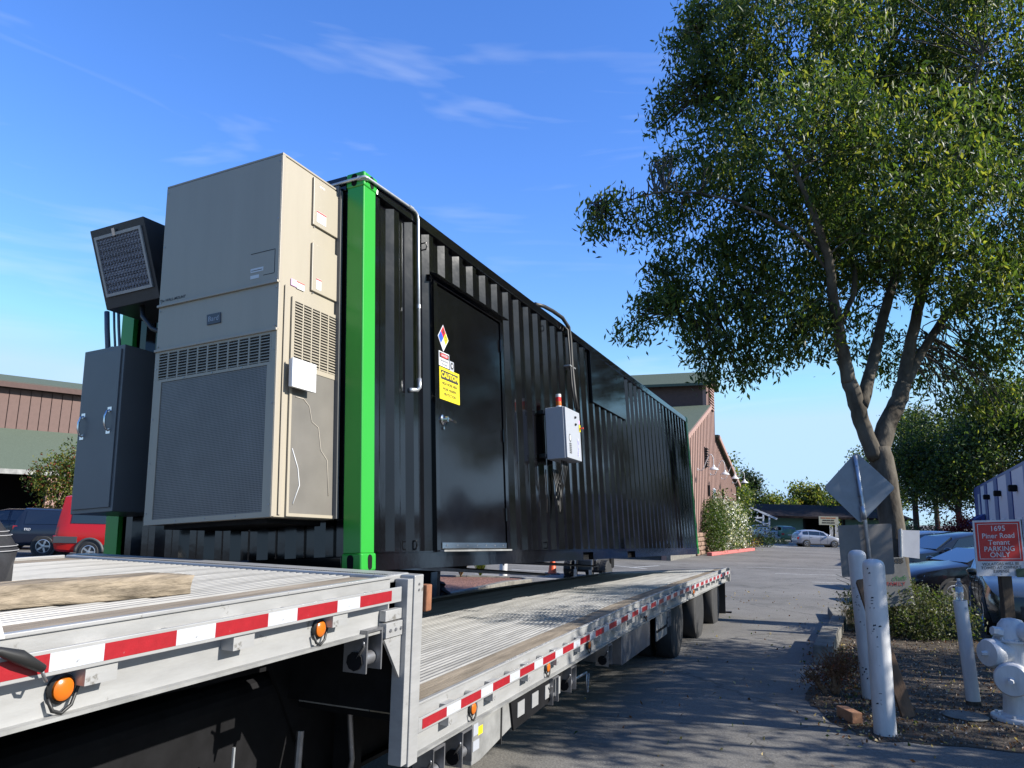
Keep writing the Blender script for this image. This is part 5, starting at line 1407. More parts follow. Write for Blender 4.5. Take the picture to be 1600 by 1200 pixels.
for sgn in (0, 1):
    Y = (lambda d: d) if sgn == 0 else (lambda d: TW - d)
    for x0, x1, z, in ((-3.35, -.03, 0.0), (.195, 13.1, D)):
        MB().box(x0, x1, Y(0), Y(.011), z - .012, z + .062).build('rub_rail', m_alu, tr, bevel=.002)
        MB().box(x0, x1, Y(.072), Y(.088), z - .155, z + .108).build('side_rail', m_alu, tr)
        MB().box(x0, x1, Y(.062), Y(.09), z + .098, z + .112).build('rail_cap', m_alu, tr, bevel=.003)
        MB().box(x0, x1, Y(.04), Y(.072), z - .155, z - .143).build('rail_flange', m_alud, tr)
        k = 0
        xs = []
        x = -1.77 - 2 * .615 if z == 0 else .62
        while x < x1 - .1:
            if x > x0 + .08: xs.append(x)
            x += .615
        proto = None; ps = None
        for x in xs:
            if proto is None:
                proto = MB().box(-.056, .056, Y(.0115), Y(.071), -.066, .05).build('stake_pocket', m_alu, tr); o = proto
                ps = MB().lathe([(.025, 0), (.025, .058)], 10, Matrix.Translation((.28, Y(.0125), .028)) @ Matrix.Rotation(-math.pi / 2 if sgn == 0 else math.pi / 2, 4, 'X')).build('pipe_spool', m_alud, tr, smooth=True); s_ = ps
            else:
                o = proto.copy(); C.objects.link(o); s_ = ps.copy(); C.objects.link(s_)
            o.location = (x, 0, z); s_.location = (x, 0, z)
            if x + .3 > x1: s_.location = (x - .56, 0, z)
    # reflective tape
    for nm, mm, ln, off in (('red_tape', m_red, .2794, 0.0), ('white_tape', m_whitet, .1778, .2794)):
        proto = None
        for base, n0, n1, z in ((-5 * .4572 + .05, -2, 5, 0.0), (-5 * .4572 + .05 + 2.4714, 0, 28, D)):
            for k in range(n0, n1):
                a = base + k * .4572 + off
                if z == 0 and a + ln > -.03: continue
                if z != 0 and a + ln > 13.1: continue
                if proto is None:
                    o = proto = MB().box(0, ln, Y(-.0016), Y(-.0002), 0, .051).build(nm, mm, tr)
                else:
                    o = proto.copy(); C.objects.link(o)
                o.location = (a, 0, z + .0)
    # end posts of the step
    P_ = MB().box(.034, .088, Y(.002), Y(.08), -.83, .092).build('step_post', m_alu, tr, bevel=.003)
    MB().box(.094, .19, Y(-.004), Y(.085), -.85, .108).build('step_post', m_alu, tr, bevel=.005)
    for z in (.06, .03):
        MB().lathe([(.007, 0), (.007, .004)], 8, Matrix.Translation((.14, Y(-.004), z)) @ Matrix.Rotation((math.pi / 2) * (1 if sgn == 0 else -1), 4, 'X')).build('bolt', m_steel, P_)
    # amber side markers
    for x, z in ((-1.863, 0), (-.627, 0), (.98, D), (2.33, D), (3.42, D), (5.7, D), (9.0, D)):
        lm = MB().lathe([(.042, 0), (.044, .012), (.038, .02), (.036, .012)], 20, Matrix.Translation((x, Y(.0705), z - .07)) @ Matrix.Rotation((math.pi / 2) * (1 if sgn == 0 else -1), 4, 'X')).build('marker_lamp', m_rubberb, tr, smooth=True)
        MB().lathe([(.034, .012), (.033, .022), (.026, .027), (.01, .03)], 20, Matrix.Translation((x, Y(.0705), z - .07)) @ Matrix.Rotation((math.pi / 2) * (1 if sgn == 0 else -1), 4, 'X')).build('amber_lens', m_amber, lm, smooth=True)
        MB().tube([(x - .045, Y(.055), z - .09), (x - .03, Y(.05), z - .125), (x, Y(.05), z - .138), (x + .03, Y(.05), z - .12), (x + .052, Y(.055), z - .07), (x + .05, Y(.06), z - .03)], .006, 6).build('lamp_guard', m_rubberb, lm, smooth='all')
# bulkhead of the step, end rails with a serrated strip
MB().box(.10, .19, .09, TW - .09, D + .1, .07).build('step_bulkhead', m_chassis, tr)
er = MB().box(-.028, .19, .0855, TW - .0855, .072, .112).build('end_rail', m_alu, tr, bevel=.008)
mb = MB()
for k in range(150):
    mb.box(-.0, .022 , .12 + k * .0155, .128 + k * .0155, .1115, .1135)
mb.build('grip_slots', m_chassis, er)['kind'] = 'stuff'
MB().box(13.06, 13.14, 0, TW, D - .16, D + .108).build('tail_rail', m_alud, tr, bevel=.006)
# main beams
for y in (.78, 1.69):
    mb = MB()
    mb.prism([(-3.3, .03), (.9, .03), (.9, D - .42), (.35, D - .42), (-.05, -.42), (-3.3, -.3)], y, y + .03, 'y')
    mb.build('main_beam', m_chassis, tr)
    MB().prism([(.9, D + .03), (13.05, D + .03), (13.05, D - .3), (8, D - .5), (.9, D - .42)], y, y + .03, 'y').build('main_beam', m_chassis, tr)
    MB().box(.35, 8, y - .06, y + .09, D - .445, D - .42).build('beam_flange', m_chassis, tr)
    MB().box(-3.3, 0, y - .06, y + .09, -.36, -.335).build('beam_flange', m_chassis, tr)
proto = None
for k in range(34):
    x = -3.2 + k * .48
    if -.1 < x < .2: continue
    z = 0 if x < .1 else D
    if proto is None: o = proto = MB().box(0, .05, .09, TW - .09, -.08, .03).build('cross_member', m_chassis, tr)
    else: o = proto.copy(); C.objects.link(o)
    o.location = (x, 0, z)
# gusset at the step
g = MB().box(-.125, .03, .03, .07, -.105, -.052).build('gusset', m_alu, tr, bevel=.003)
MB().box(-.128, .028, .022, .07, -.185, -.112).build('gusset_plate', m_alu, g, bevel=.002)
MB().prism([(-.13, -.19), (.028, -.19), (.028, -.40)], .03, .045, 'y').build('gusset_plate', m_alu, g)
for k in range(3):
    MB().lathe([(.009, 0), (.009, .006)], 6, Matrix.Translation((-.09 + k * .05, .022, -.15)) @ Matrix.Rotation(math.pi / 2, 4, 'X')).build('bolt', m_steel, g)
# ratchet winches under the side rails
def winch(x, z, s=1.0):
    w = MB()
    w.box(x - .07, x + .07, .03, .16, z - .012, z).build
    w.box(x - .07, x - .06, .03, .16, z - .2, z - .012).box(x + .06, x + .07, .03, .16, z - .2, z - .012)
    o = w.build('strap_winch', m_steel, tr); 
    MB().tube([(x - .055, .09, z - .145), (x + .055, .09, z - .145)], .034, 12).build('winch_drum', m_steel, o, smooth=True)
    MB().tube([(x + .07, .09, z - .145), (x + .1, .09, z - .145)], .03, 10).build('winch_cap', m_alud, o, smooth=True)
    MB().tube([(x - .075, .09, z - .15), (x - .08, .04, z - .07), (x - .1, .03, z - .05)], .007, 6).build('ratchet_pawl', m_steel, o, smooth='all')
    MB().lathe([(.045, 0), (.045, .008)], 9, Matrix.Translation((x - .083, .09, z - .145)) @ Matrix.Rotation(math.pi / 2, 4, 'Y')).build('ratchet_wheel', m_chassis, o)
winch(-.215, -.125)
for x in (.5, .86, 2.45, 2.9, 4.05, 7.0):
    winch(x, D - .16)
# storage boxes, landing gear and added black filler blocks
sb = MB().prism([(1.02, D - .165), (2.02, D - .165), (1.98, D - .30), (1.15, D - .42), (1.02, D - .42)], .075, .5, 'y').build('skirt_box', m_alud, tr, bevel=.006)
MB().box(1.1, 1.17, .072, .075, D - .26, D - .21).build('yellow_label', m_yellow, sb)
MB().box(1.03, 1.10, .072, .075, D - .25, D - .18).build('paper_label', m_greyp, sb)
MB().box(1.03, 1.12, .072, .075, D - .34, D - .28).build('paper_label', m_greyp, sb)
MB().box(1.46, 1.475, .068, .5, D - .41, D - .165).build('strap_band', m_rubberb, sb)
lp = MB().prism([(1.6, D - .17), (2.7, D - .17), (2.62, D - .33), (1.66, D - .37)], .06, .072, 'y').build('skirt_plate', m_chassis, tr)
for x in (1.72, 2.0, 2.28):
    MB().box(x, x + .13, .056, .06, D - .3, D - .2).build('white_patch', m_alu, lp)
MB().box(2.5, 2.62, .052, .06, D - .32, D - .19).build('white_patch', m_alu, lp)
tb = MB().box(4.66, 5.98, .07, .75, D - .46, D - .165).build('tool_box', mat('polished grey steel', (.2, .21, .23), .28, .6, var=.3), tr, bevel=.01)
MB().box(6.3, 6.95, .06, .075, D - .46, D - .165).build('hanging_flap', m_alud, tr, bevel=.004)
MB().box(6.3, 6.98, .055, .06, D - .36, D - .33).build('flap_band', m_chassis, tr)
MB().tube([(3.1, .12, D - .33), (3.55, .12, D - .34)], .012, 6).build('crank_handle', m_steel, tr, smooth=True)
MB().tube([(3.55, .12, D - .34), (3.56, .12, D - .52), (3.6, .12, D - .52), (3.62, .12, D - .36)], .009, 6).build('crank_grip', m_steel, tr, smooth='all')
for y in (.62, 1.9):
    lg_ = MB().box(.5, .62, y, y + .12, -1.42, D).build('landing_leg', m_chassis, tr)
    MB().box(.44, .68, y - .06, y + .18, -1.46, -1.42).build('foot', m_chassis, lg_)
for p in ([(.42, .6, -.66), (.44, .6, -.7), (.49, .6, -1.0), (.47, .6, -1.1)], ):
    MB().tube(p, .017, 8).build('crank_shaft', m_steel, tr, smooth='all')
MB().tube([(.02, .62, -.73), (.0, .62, -1.3)], .02, 8).build('air_line', m_steel, tr, smooth=True)
MB().tube([(-.48, .62, -.68), (-.49, .62, -1.3)], .008, 6).build('air_line', m_galv, tr, smooth=True)
MB().box(-1.7, .36, .80, 1.85, -1.64, -.45).build('dark_fill_block', m_chassis, tr, bevel=.1, seg=4)  # added solid black block, hides the skylit ground under the deck
MB().box(-1.9, .95, 2.1, 2.52, -1.72, -.17).build('dark_side_block', m_chassis, tr, bevel=.02)  # added black box, keeps the gap on the far side dark
MB().box(-.45, -.2, .9, 1.7, -1.35, -.3).build('neck_support', m_chassis, tr)

# wheels: three axles with dual tyres
RT = .475
def tyre_mesh(r, w):
    h = w / 2
    return MB().lathe([(r * .6, -h), (r * .86, -h), (r * .955, -h * .88), (r, -h * .62), (r, h * .62), (r * .955, h * .88), (r * .86, h), (r * .6, h)], 36)
wm = tyre_mesh(RT, .26).mesh('tyre')
gm = MB()
for k in range(4):
    z = -.09 + k * .06
    gm.lathe([(RT * 1.001, z - .006), (RT * 1.004, z), (RT * 1.001, z + .006)], 36)
rimm = MB().lathe([(.29, .03), (.285, .125), (.265, .13), (.25, .06), (.12, .045), (.11, .1), (.05, .11)], 28).mesh('rim')
for i, (x, zb) in enumerate(((7.88, -1.668), (9.8, -1.712), (11.72, -1.77))):
    zc = zb + RT
    MB().tube([(x, .3, zc), (x, TW - .3, zc)], .065, 10).build('axle', m_chassis, tr, smooth=True)
    for y, s in ((.225, 1), (.55, 1), (TW - .225, -1), (TW - .55, -1)):
        o = link('wheel', wm, m_rubber, tr, smooth=True)
        o.matrix_local = Matrix.Translation((x, y, zc)) @ Matrix.Rotation(s * math.pi / 2, 4, 'X')
        if y in (.225, TW - .225):
            rb = link('rim', rimm, m_rim, o, smooth=True)
            for k in range(10):
                a = 2 * math.pi * k / 10
                if i == 0 or True:
                    pass
    MB().box(x - .5, x + .5, .1, .62, D - .165, D - .14).build('fender_liner', m_chassis, tr)
for y in (.12, 1.87):
    MB().box(13.2, 13.215, y, y + .6, -1.5, D - .16).build('mud_flap', m_rubberb, tr)
MB().box(13.32, 13.42, .02, TW - .02, -1.60, -1.49).build('rear_bumper', m_chassis, tr, bevel=.01)
for y in (.5, 1.95):
    MB().box(13.2, 13.32, y, y + .08, -1.56, D - .1).build('bumper_strut', m_chassis, tr)
for k, y in enumerate((.3, .45, .6, 2.0, 2.15, 2.3)):
    MB().lathe([(.05, 0), (.045, .03)], 14, Matrix.Translation((13.14, y, D - .08)) @ Matrix.Rotation(math.pi / 2, 4, 'Y')).build('tail_lamp', mat('red lens', (.75, .03, .02), .15, coat=.5), tr, smooth=True)
MB().box(.2, .28, .4, 2.2, D + .1, D + .17).build('step_wear_strip', m_alud, tr)
# rusty mud-flap hanger at the step
MB().box(.2, .26, -.02, .03, -.09, .05).build('rusty_bracket', mat('rust', (.2, .09, .05), .8, var=.5), tr, bevel=.006)

# the long lower deck sags to the rear and leans a little to its left, as it stands on the falling ground
def bend(x, y):
    return -float(np.interp(x, [5.2, 7.5, 11.4, 13.2], [0, .033, .12, .16])) - y * float(np.interp(x, [.25, 13.1], [0, .085]))
for o in list(tr.children):
    if o.type != 'MESH': continue
    co = np.array([v.co[:] for v in o.data.vertices]) + np.array(o.location)
    if o.name.startswith('wheel'):
        x, y = o.location.x, o.location.y
        if y > 1.3: o.location.z += bend(x, y) - bend(x, 0)
        continue
    if co[:, 0].max() < .25: continue
    if np.ptp(co[:, 0]) > 2.2 or np.ptp(co[:, 1]) > 1.5:
        if o.data.users > 1: o.data = o.data.copy()
        b = bmesh.new(); b.from_mesh(o.data)
        for xc in np.arange(1, 13, 1.0):
            if co[:, 0].min() < xc < co[:, 0].max():
                bmesh.ops.bisect_plane(b, geom=b.verts[:] + b.edges[:] + b.faces[:], plane_co=(xc - o.location.x, 0, 0), plane_no=(1, 0, 0))
        ax = o.name.startswith('axle')
        for v in b.verts:
            x, y = v.co.x + o.location.x, v.co.y + o.location.y
            if x > .25: v.co.z += bend(x, y) - (bend(x, 0) if ax else 0)
        b.to_mesh(o.data); b.free()
    else:
        o.location.z += bend(*co[:, :2].mean(0))

# ---- things on the upper deck
TMX = Matrix([[TB[j][i] for j in range(3)] + [TO[i]] for i in range(3)] + [[0, 0, 0, 1]])
def ontrailer(o):
    o.matrix_world = TMX; return o
ti = MB()
tp = [Vector((-1.035, .40, 0)), Vector((-1.72, .57, 0))]
tdir = (tp[1] - tp[0]).normalized(); tper = Vector((-tdir.y, tdir.x, 0))
if tper.y < 0: tper = -tper
sec = 14; Lt = 1.9
rr = random.Random(5)
vs_, fs = [], []
for i in range(sec + 1):
    b = tp[0] + tdir * (Lt * i / sec)
    j = lambda a: rr.uniform(-a, a)
    e = .012 if i in (0,) else 0
    for (dy, dz) in ((.004, 0), (0, .02), (.002, .07), (.012, .084), (.08, .088), (.15, .084), (.158, .07), (.158, .0)):
        p = b + tper * (dy + j(.003)) + Vector((0, 0, .1 + dz + j(.002) - (e if dz > .05 else 0))) + tdir * (j(.014) if i == 0 else 0)
        vs_.append(p)
for i in range(sec):
    for k in range(8):
        a = i * 8 + k; b2 = i * 8 + (k + 1) % 8
        fs.append((a, b2, b2 + 8, a + 8))
fs.append(tuple(range(7, -1, -1))); fs.append(tuple(sec * 8 + k for k in range(8)))
tmb = ontrailer(MB().add(vs_, fs).build('timber_beam', m_timber, None, bevel=.004))
tag(tmb, 'thick weathered timber beam lying loose on the near trailer deck', 'timber')

tp_ = MB()
prof_ = [(.30, 0.0), (.31, .09), (.31, .16), (.285, .22), (.23, .31), (.12, .42), (.0, .45)]
n = 40; vs_, fs = [], []
for i, (r, z) in enumerate(prof_):
    for k in range(n):
        a = 2 * math.pi * k / n
        ca, sa = math.cos(a), math.sin(a)
        q = (abs(ca) ** 4 + abs(sa) ** 4) ** -.25
        w = 1 + .02 * math.sin(7 * a + 3 * i) + .012 * math.sin(13 * a + i * 2) + rr.uniform(-.008, .008)
        vs_.append((-1.475 + r * 1.1 * ca * q * w, 1.62 + r * 1.25 * sa * q * w, .1 + z + .006 * math.sin(5 * a + i)))
for i in range(len(prof_) - 1):
    for k in range(n):
        a = i * n + k; b2 = i * n + (k + 1) % n
        fs.append((a, b2, b2 + n, a + n))
tarp = ontrailer(MB().add(vs_, fs).build('tarp_bundle', m_tarp, None, smooth='all'))
tag(tarp, 'shiny black tarpaulin bundle with grey stitched seams on the trailer deck', 'tarpaulin')
for dz in (.15, .17, .215, .232):
    pts = []
    r = np.interp(dz, [p[1] for p in prof_], [p[0] for p in prof_])
    for k in range(60):
        a = 2 * math.pi * k / 59
        ca, sa = math.cos(a), math.sin(a); q = (abs(ca) ** 4 + abs(sa) ** 4) ** -.25
        pts.append((-1.475 + (r * 1.1) * ca * q * 1.012, 1.62 + r * 1.25 * sa * q * 1.012, .1 + dz))
    MB().tube(pts, .002, 4).build('seam', m_stitch, tarp, smooth='all')
wp = ontrailer(MB().prism([(-2.09, .11), (-2.30, .11), (-2.30, .265), (-2.145, .255)], .0, .02, 'y').build('corner_protector', m_white, None, bevel=.004))
tag(wp, 'white plastic edge protector standing on the trailer side rail', 'edge protector')
st = ontrailer(MB().tube([(-2.9, -.02, .17), (-2.3, -.022, .118), (-2.12, -.022, .085), (-2.06, -.022, .06), (-1.99, -.022, .018)], [.006, .008, .012, .02, .012], 8).build('tie_strap', m_rubberb, None, smooth='all'))
tag(st, 'black rubber tie strap hooked under the red tape of the trailer', 'strap')
MB().tube([(-1.995, -.022, .02), (-1.98, -.018, -.01), (-1.965, -.006, -.022), (-1.96, .01, -.014)], .005, 6).build('hook', m_steel, st, smooth='all')

# ------------------------------------------------------------------ forklift that holds the container
CMX = Matrix([[CB[j][i] for j in range(3)] + [CO[i]] for i in range(3)] + [[0, 0, 0, 1]])
m_fl = mat('forklift yellow paint', (.03, .03, .032), .45, var=.15)
def forklift(origin, yaw, s, label, fork_z, fork_x=1.2):
    t = thing('forklift', label, 'forklift', origin, yaw)
    t.scale = (s, s, s)
    MB().prism([(-3.6, .55), (-3.6, 1.5), (-2.6, 1.75), (-.6, 1.5), (.35, 1.2), (.35, .5), (-1, .4)], -.75, .75, 'y').build('chassis', m_fl, t, bevel=.06)
    MB().box(-3.75, -2.9, -.9, .9, .5, 1.55).build('counterweight', m_chassis, t, bevel=.12)
    MB().box(-1.9, -1.3, -.35, .35, 1.55, 1.75).build('seat', m_chassis, t, bevel=.05)
    cabm = MB()
    for x in (-2.2, -.5):
        for y in (-.65, .65):
            cabm.tube([(x, y, 1.5), (x + .1, y, 2.75)], .035, 6)
    cabm.box(-2.25, -.3, -.7, .7, 2.75, 2.8)
    o = cabm.build('overhead_guard', m_chassis, t); o['kind'] = 'stuff'
    for y in (-.55, .55):
        MB().box(.5, .68, y - .07, y + .07, .25, 3.1).build('mast_rail', m_chassis, t)
        MB().box(.68, .8, y - .05, y + .05, .3, 2.4).build('inner_rail', m_steel, t)
    MB().box(.8, .9, -1.3, 1.3, fork_z - .15, fork_z + .05).box(.8, .9, -1.3, 1.3, fork_z + .35, fork_z + .5).build('carriage', m_chassis, t)['kind'] = 'stuff'
    for y in (-fork_x, fork_x):
        MB().prism([(.9, fork_z + .5), (.97, fork_z + .5), (.97, fork_z + .04), (3.2, fork_z + .015), (3.2, fork_z), (.9, fork_z - .03)], y - .1, y + .1, 'y').build('fork', m_steel, t)
    wmesh = None
    for x, y, r, w in ((0, 1.2, .6, .5), (0, -1.2, .6, .5), (-2.9, .7, .42, .35), (-2.9, -.7, .42, .35)):
        wh = MB().lathe([(r * .55, -w / 2), (r * .9, -w / 2), (r, -w * .36), (r, w * .36), (r * .9, w / 2), (r * .55, w / 2)], 28).build('wheel', m_rubber, t, smooth=True)
        wh.location = (x, y, r); wh.rotation_euler = (math.pi / 2, 0, 0)
        mb = MB()
        for k in range(20):
            a = 2 * math.pi * k / 20
            for sg in (-1, 1):
                M = Matrix.Rotation(a + sg * .08, 4, 'Z') @ Matrix.Translation((r, 0, sg * w * .22)) @ Matrix.Rotation(sg * .5, 4, 'X')
                mb.box(-.03, .022, -.03, .03, -w * .24, w * .24, M)
        mb.build('tread_lugs', m_rubber, wh)['kind'] = 'stuff'
        MB().lathe([(r * .54, w * .2), (r * .5, w * .45), (r * .2, w * .3), (r * .18, w * .5)], 20).build('rim', m_fl, wh, smooth=True)
    return t
fp = CMX @ Vector((5.8, 3.75, 0)); fp.z = gx(fp.x, fp.y)
fd = CMX.to_3x3() @ Vector((0, -1, 0)); fyaw = math.atan2(fd.y, fd.x)
forklift(fp, fyaw, 1.0, 'big dark forklift behind the black container, carrying it on its forks', (CMX @ Vector((5.8, 2.4, .03))).z - fp.z - .03, 1.0)
forklift((ground_at(917, 24.6).x, 24.6, gz(24.6)), math.radians(-112), .48, 'smaller forklift parked on the asphalt beyond the container, seen below its bottom rail', .12, .5)

# ------------------------------------------------------------------ cars
def paint(name, col, rough=.22, metal=.0):
    return mat(name, col, rough, metal, coat=.25, spec=.35)
CARS = {
 # x, z bottom, belt z, roof z (None = no cabin there), half width factor
 'hatch': dict(W=1.7, st=[(2.0, .42, .52, None, .62), (1.97, .22, .66, None, .8), (1.75, .2, .78, None, .94), (1.25, .2, .92, None, 1), (.98, .2, .98, None, 1), (.45, .2, .98, 1.34, 1), (-.2, .2, 1.0, 1.48, 1), (-1.0, .2, 1.04, 1.48, 1), (-1.55, .22, 1.06, 1.40, .99), (-1.88, .28, 1.04, 1.12, .95), (-1.97, .32, .8, None, .88), (-2.0, .45, .6, None, .8)],
   glass=[(.62, .05), (.0, -.95), (-1.02, -1.5)], ws=(4, 5), rs=(9, 8), wx=(1.27, -1.2), r=.3),
 'sedan': dict(W=1.84, st=[(2.4, .4, .52, None, .66), (2.36, .22, .7, None, .84), (2.1, .18, .8, None, .95), (1.5, .18, .92, None, 1), (.98, .18, .98, None, 1), (.2, .18, .99, 1.36, 1), (-.35, .18, 1.0, 1.45, 1), (-1.0, .18, 1.0, 1.42, 1), (-1.75, .2, 1.02, 1.12, .99), (-2.1, .25, 1.02, None, .94), (-2.36, .35, .9, None, .86), (-2.4, .45, .7, None, .78)],
   glass=[(.55, -.25), (-.32, -1.05), (-1.1, -1.45)], ws=(4, 5), rs=(8, 7), wx=(1.42, -1.38), r=.33),
 'suv': dict(W=1.9, st=[(2.35, .45, .62, None, .68), (2.3, .28, .86, None, .85), (2.05, .25, 1.0, None, .96), (1.45, .25, 1.1, None, 1), (.95, .25, 1.16, None, 1), (.3, .25, 1.16, 1.6, 1), (-.3, .25, 1.17, 1.72, 1), (-1.3, .25, 1.19, 1.72, 1), (-2.0, .28, 1.2, 1.6, .98), (-2.3, .32, 1.18, 1.26, .93), (-2.36, .4, .9, None, .88), (-2.38, .5, .7, None, .82)],
   glass=[(.58, -.2), (-.28, -1.1), (-1.2, -1.95)], ws=(4, 5), rs=(9, 8), wx=(1.4, -1.42), r=.37),
 'van': dict(W=1.95, st=[(2.7, .45, .7, None, .7), (2.65, .3, .95, None, .86), (2.3, .28, 1.1, None, .97), (1.9, .28, 1.2, None, 1), (1.55, .28, 1.25, 1.32, 1), (.9, .28, 1.22, 2.12, 1), (.3, .28, 1.2, 2.26, 1), (-2.1, .3, 1.2, 2.26, 1), (-2.45, .32, 1.2, 2.2, .97), (-2.58, .34, 1.15, 1.32, .93), (-2.62, .42, .8, None, .9), (-2.64, .5, .65, None, .85)],
   glass=[(1.3, .5), (.35, -.75), (-.85, -2.1)], ws=(3, 5), rs=(9, 8), wx=(1.7, -1.42), r=.34),
 'pickup': dict(W=1.9, st=[(2.7, .5, .75, None, .75), (2.65, .4, .98, None, .9), (2.3, .38, 1.08, None, .98), (1.5, .38, 1.14, None, 1), (1.2, .38, 1.16, None, 1), (.65, .38, 1.16, 1.66, 1), (.2, .38, 1.16, 1.76, 1), (-.5, .38, 1.16, 1.74, 1), (-.72, .38, 1.16, 1.3, 1), (-.78, .38, 1.1, None, 1), (-2.55, .42, 1.1, None, 1), (-2.62, .5, 1.05, None, .97)],
   glass=[(.85, .25), (.15, -.5)], ws=(4, 5), rs=(8, 7), wx=(1.75, -1.55), r=.38),
 'canopy': dict(W=1.9, st=[(2.7, .5, .75, None, .75), (2.65, .4, .98, None, .9), (2.3, .38, 1.08, None, .98), (1.5, .38, 1.14, None, 1), (1.2, .38, 1.16, None, 1), (.65, .38, 1.16, 1.62, 1), (.2, .38, 1.16, 1.74, 1), (-.7, .38, 1.14, 1.74, 1), (-2.3, .38, 1.12, 1.76, 1), (-2.52, .42, 1.12, 1.3, .99), (-2.56, .45, 1.05, None, .98), (-2.62, .5, .95, None, .96)],
   glass=[(.85, .25), (.15, -.5), (-1.0, -2.2)], ws=(4, 5), rs=(9, 8), wx=(1.75, -1.45), r=.38),
}
def car(kind, label, cat, loc, yaw, pm, group=None, clad=False, name='parked_car', low=None):
    S = CARS[kind]; w0 = S['W'] / 2
    t = thing(name, label, cat, loc, yaw, group)
    secs = []
    for x, zb, zl, zr, wf in S['st']:
        w = w0 * wf; h = zl - zb
        pts = [(0, zb), (w * .78, zb), (w * .95, zb + .09), (w, zb + h * .52), (w * .985, zb + h * .8), (w * .94, zl)]
        if zr is None:
            pts += [(w * .86, zl + .025), (w * .6, zl + .045), (0, zl + .06)]
        else:
            wr = w * (.94 - .26 * min(1, (zr - zl) / .55) * (.55 if kind == 'van' else .75))
            pts += [(wr, zr - .045), (wr - .12, zr), (0, zr + .02)]
        secs.append([(x, y, z) for y, z in pts])
    mb = MB(); n = len(secs[0])
    full = [[p for p in s_] + [(p[0], -p[1], p[2]) for p in s_[-2:0:-1]] for s_ in secs]
    N = len(full[0])
    for s_ in full: mb.v += s_
    for i in range(len(full) - 1):
        for k in range(N):
            a = i * N + k; b = i * N + (k + 1) % N
            mb.f.append((a, b, b + N, a + N)); mb.mi.append(0)
    mb.f.append(tuple(range(N))); mb.mi.append(0)
    mb.f.append(tuple((len(full) - 1) * N + k for k in range(N))); mb.mi.append(0)
    body = mb.build('body', pm, t, smooth=True)
    xs = [s_[0] for s_ in S['st']][::-1]
    def edge(x, k):
        ys = [q[k][1] for q in secs][::-1]; zs = [q[k][2] for q in secs][::-1]
        return np.interp(x, xs, ys), np.interp(x, xs, zs)
    # side glass in separate panes
    for gi, (xa, xb) in enumerate(S['glass']):
        for sg in (1, -1):
            P = []
            for x, tt in ((xa, .08), (xb, .08), (xb, .9), (xa, .9)):
                yb, zb = edge(x, 5); yt, zt = edge(x, 6)
                if gi == 0 and tt > .5 and x == xa:
                    x2 = xa - (xa - xb) * .45; yb, zb = edge(x2, 5); yt, zt = edge(x2, 6); x = x2
                P.append((x, (yb + (yt - yb) * tt + .004) * sg, zb + (zt - zb) * tt))
            Q = [(p[0], p[1] + .012 * sg, p[2] + .004) for p in P]
            MB().add(P + Q, [(0, 1, 2, 3), (7, 6, 5, 4), (0, 4, 5, 1), (1, 5, 6, 2), (2, 6, 7, 3), (3, 7, 4, 0)]).build('side_window', m_glass, t)
    for nm, (a, b) in (('windscreen', S['ws']), ('rear_window', S['rs'])):
        A, B = secs[a], secs[b]
        pa, pb = Vector(A[6] if S['st'][a][3] is None else A[5]), Vector(B[7])
        dn = 1 if nm == 'windscreen' else -1
        def lerp(t_): return pa + (pb - pa) * t_
        q0, q1 = lerp(.08), lerp(.93)
        dx, dz = q1.x - q0.x, q1.z - q0.z
        nv = Vector((dz, 0, -dx)); nv = nv if nv.x * dn > 0 else -nv
        nv = nv.normalized() * .03
        ya, yb = abs(pa.y) * .93, (abs(pb.y) + .02)
        P = [Vector((q0.x, -ya, q0.z)), Vector((q0.x, ya, q0.z)), Vector((q1.x, yb, q1.z)), Vector((q1.x, -yb, q1.z))]
        Q = [p + nv for p in P]
        MB().add(P + Q, [(0, 1, 2, 3), (7, 6, 5, 4), (0, 4, 5, 1), (1, 5, 6, 2), (2, 6, 7, 3), (3, 7, 4, 0)]).build(nm, m_glass, t)
    r = S['r']
    for x in S['wx']:
        for sg in (1, -1):
            yw = w0 * .985
            MB().tube([(x, (yw - .3) * sg, r), (x, (yw + .012) * sg, r)], r * 1.16, 22).build('wheel_arch', m_trim, t)
            wh = MB().lathe([(r * .62, 0), (r * .66, .2), (r * .9, .205), (r, .17), (r, .03), (r * .9, 0)], 26).build('wheel', m_rubber, t, smooth=True)
            wh.matrix_local = Matrix.Translation((x, (yw - .17) * sg, r)) @ Matrix.Rotation(-sg * math.pi / 2, 4, 'X')
            rb = MB()
            rb.lathe([(r * .64, .12), (r * .66, .2), (r * .6, .205), (r * .57, .15), (.01, .13)], 24)
            for k in range(5):
                rb.box(r * .1, r * .6, -r * .085, r * .085, .14, .185, Matrix.Rotation(2 * math.pi * k / 5, 4, 'Z'))
            rb.lathe([(r * .16, .13), (r * .15, .195), (.01, .2)], 12)
            rb.build('rim', m_rim, wh)['kind'] = 'stuff'
    # lamps, bumpers, mirrors, handles
    xf = S['st'][1][0]; zf = S['st'][1][2]; wf = w0 * S['st'][2][4]
    for sg in (1, -1):
        MB().add([(xf + .02, .55 * wf * sg, zf - .12), (xf - .24, .985 * wf * sg, zf - .07), (xf - .3, .975 * wf * sg, zf + .05), (xf - .03, .55 * wf * sg, zf + .0),
                  (xf - .15, .5 * wf * sg, zf - .12), (xf - .35, .8 * wf * sg, zf - .07), (xf - .35, .8 * wf * sg, zf + .03), (xf - .15, .5 * wf * sg, zf)],
                 [(0, 1, 2, 3), (7, 6, 5, 4), (0, 4, 5, 1), (1, 5, 6, 2), (2, 6, 7, 3), (3, 7, 4, 0)]).build('headlight', m_head, t)
        xr = S['st'][-2][0]; zr = S['st'][-2][2]
